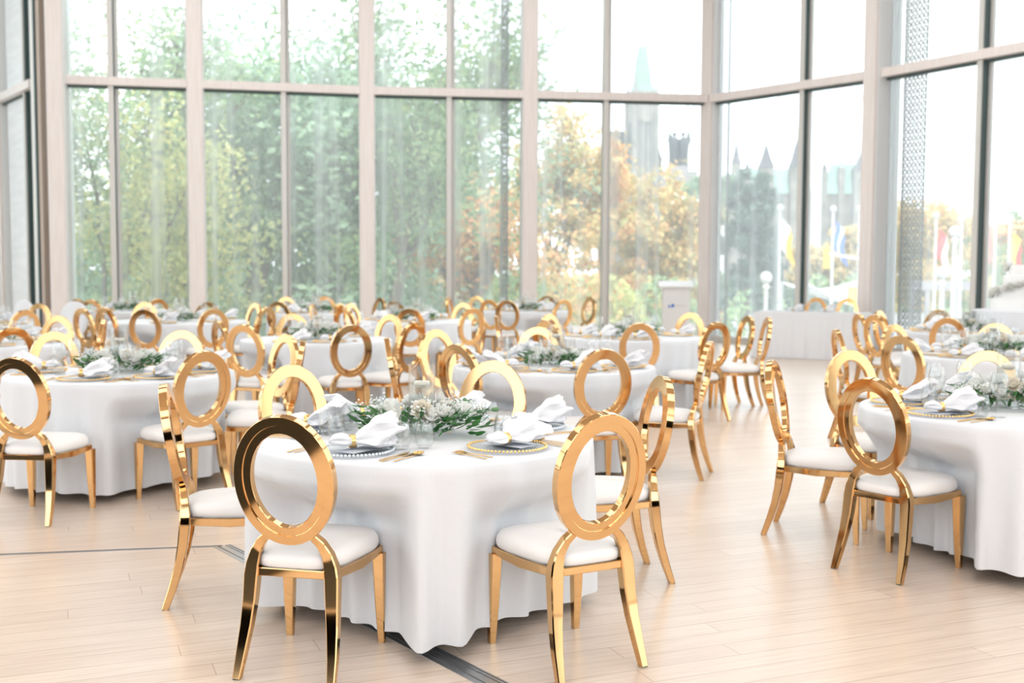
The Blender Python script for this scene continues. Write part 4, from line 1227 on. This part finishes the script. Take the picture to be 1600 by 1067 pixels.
# passers-by far outside
def person(u, v, d, coat, leg, rz, label):
    p = at_d(u, v, d); s = 1.7 / 1.7
    me = bpy.data.meshes.new('body')
    J = {'pel': (0, 0, .95), 'wai': (0, 0, 1.1), 'che': (0, 0, 1.33), 'nek': (0, 0, 1.48), 'hed': (0, .01, 1.56), 'top': (0, .01, 1.68),
         'ls': (.19, 0, 1.42), 'le': (.25, .02, 1.13), 'lw': (.25, .12, .90), 'lh': (.25, .15, .82), 'rs': (-.19, 0, 1.42), 're': (-.25, -.03, 1.13), 'rw': (-.24, .06, .90), 'rh': (-.24, .08, .82),
         'lp': (.10, 0, .9), 'lk': (.11, .12, .5), 'la': (.11, .06, .08), 'lt': (.11, .2, .03), 'rp': (-.10, 0, .9), 'rk': (-.11, -.03, .5), 'ra': (-.11, -.18, .10), 'rt': (-.11, -.06, .03)}
    Rr = {'pel': .15, 'wai': .14, 'che': .17, 'nek': .06, 'hed': .10, 'top': .085, 'ls': .07, 'le': .05, 'lw': .035, 'lh': .035, 'rs': .07, 're': .05, 'rw': .035, 'rh': .035,
          'lp': .10, 'lk': .065, 'la': .045, 'lt': .04, 'rp': .10, 'rk': .065, 'ra': .045, 'rt': .04}
    nm = list(J); Ed = [('pel', 'wai'), ('wai', 'che'), ('che', 'nek'), ('nek', 'hed'), ('hed', 'top'), ('che', 'ls'), ('ls', 'le'), ('le', 'lw'), ('lw', 'lh'), ('che', 'rs'), ('rs', 're'), ('re', 'rw'), ('rw', 'rh'),
                       ('pel', 'lp'), ('lp', 'lk'), ('lk', 'la'), ('la', 'lt'), ('pel', 'rp'), ('rp', 'rk'), ('rk', 'ra'), ('ra', 'rt')]
    me.from_pydata([J[k] for k in nm], [(nm.index(a), nm.index(b)) for a, b in Ed], [])
    o = empty('person', (p.x, p.y, p.z - 1.7), rz, label=label, category='person')
    b = link('body', me, o); sk = b.modifiers.new('skin', 'SKIN'); me.skin_vertices or None
    for i, k in enumerate(nm): me.skin_vertices[0].data[i].radius = (Rr[k], Rr[k])
    me.skin_vertices[0].data[0].use_root = True
    b.modifiers.new('sub', 'SUBSURF').levels = 1; me.materials.append(M['skin'])
    link('coat', MB().lathe([(.13, 1.5), (.2, 1.42), (.21, 1.3), (.18, 1.1), (.21, .85), (.22, .78)], 16, fn=lambda x, y, z: (x, y * .72, z)).mesh('coat', coat), o)
    tr = MB()
    tr.tube([J['lp'], J['lk'], J['la']], [.12, .08, .065], 10); tr.tube([J['rp'], J['rk'], J['ra']], [.12, .08, .065], 10); link('trousers', tr.mesh('tr', leg), o)
    sl = MB(); sl.tube([J['ls'], J['le'], J['lw']], [.085, .065, .05], 8); sl.tube([J['rs'], J['re'], J['rw']], [.085, .065, .05], 8); link('sleeves', sl.mesh('sl', coat), o)
    link('hair', MB().ball((0, -.02, 1.65), .115, 12, 8, sq=(1, 1.05, .85)).mesh('hair', M['hair']), o)
    return o


for (u, v, coat, leg, rz, lab) in [(1126, 482, 'red', 'wdark', .3, 'person in a red coat walking outside beside the corner column'),
                                   (1137, 485, 'denim', 'denim', -.5, 'person in pale blue clothes just right of the one in red'),
                                   (1146, 484, 'flagw', 'denim', 2.4, 'person in a light top, third of the walkers outside')]:
    person(u, v, 62, M[coat], M[leg], rz, lab)
# cars parked beyond the trees
for i, (u, d, cm, lab) in enumerate([(385, 60, 'flagw', 'white parked car low behind the second window'), (545, 62, 'flagw', 'pale parked car beside the second oak column'), (1260, 75, 'denim', 'blue-grey parked car beyond the long table')]):
    q = at_d(u, 470, d); o = empty('car', (q.x, d, G), 0, label=lab, category='car')
    pr = [(-2.2, .3), (-2.2, .75), (-1.5, .95), (-.8, 1.42), (.7, 1.45), (1.4, .98), (2.15, .85), (2.25, .35)]
    link('body', MB().prism(pr, -.85, .85, T=Matrix.Rotation(R(90), 4, 'X')).mesh('car_body', M[cm], False), o)
    link('side_window', MB().prism([(-1.2, .97), (-.75, 1.33), (.6, 1.36), (1.1, .98)], -.87, .87, T=Matrix.Rotation(R(90), 4, 'X')).mesh('cw', M['wdark'], False), o)
    for x in (-1.4, 1.4):
        for y in (-.8, .8): link('wheel', MB().lathe([(.01, -.1), (.32, -.1), (.32, .1), (.01, .1)], 18, T=Matrix.Translation((x, y, .32)) @ Matrix.Rotation(R(90), 4, 'X')).mesh('wh', M['wick']), o)
# concrete wing of the same building seen through the far left glass
q = at_d(30, 300, 30); cw = MB().box((q.x - 4.6, 33, 6), (8, .6, 18)); link('exterior_wing', cw.mesh('wing', M['concrete'], False), kind='structure')
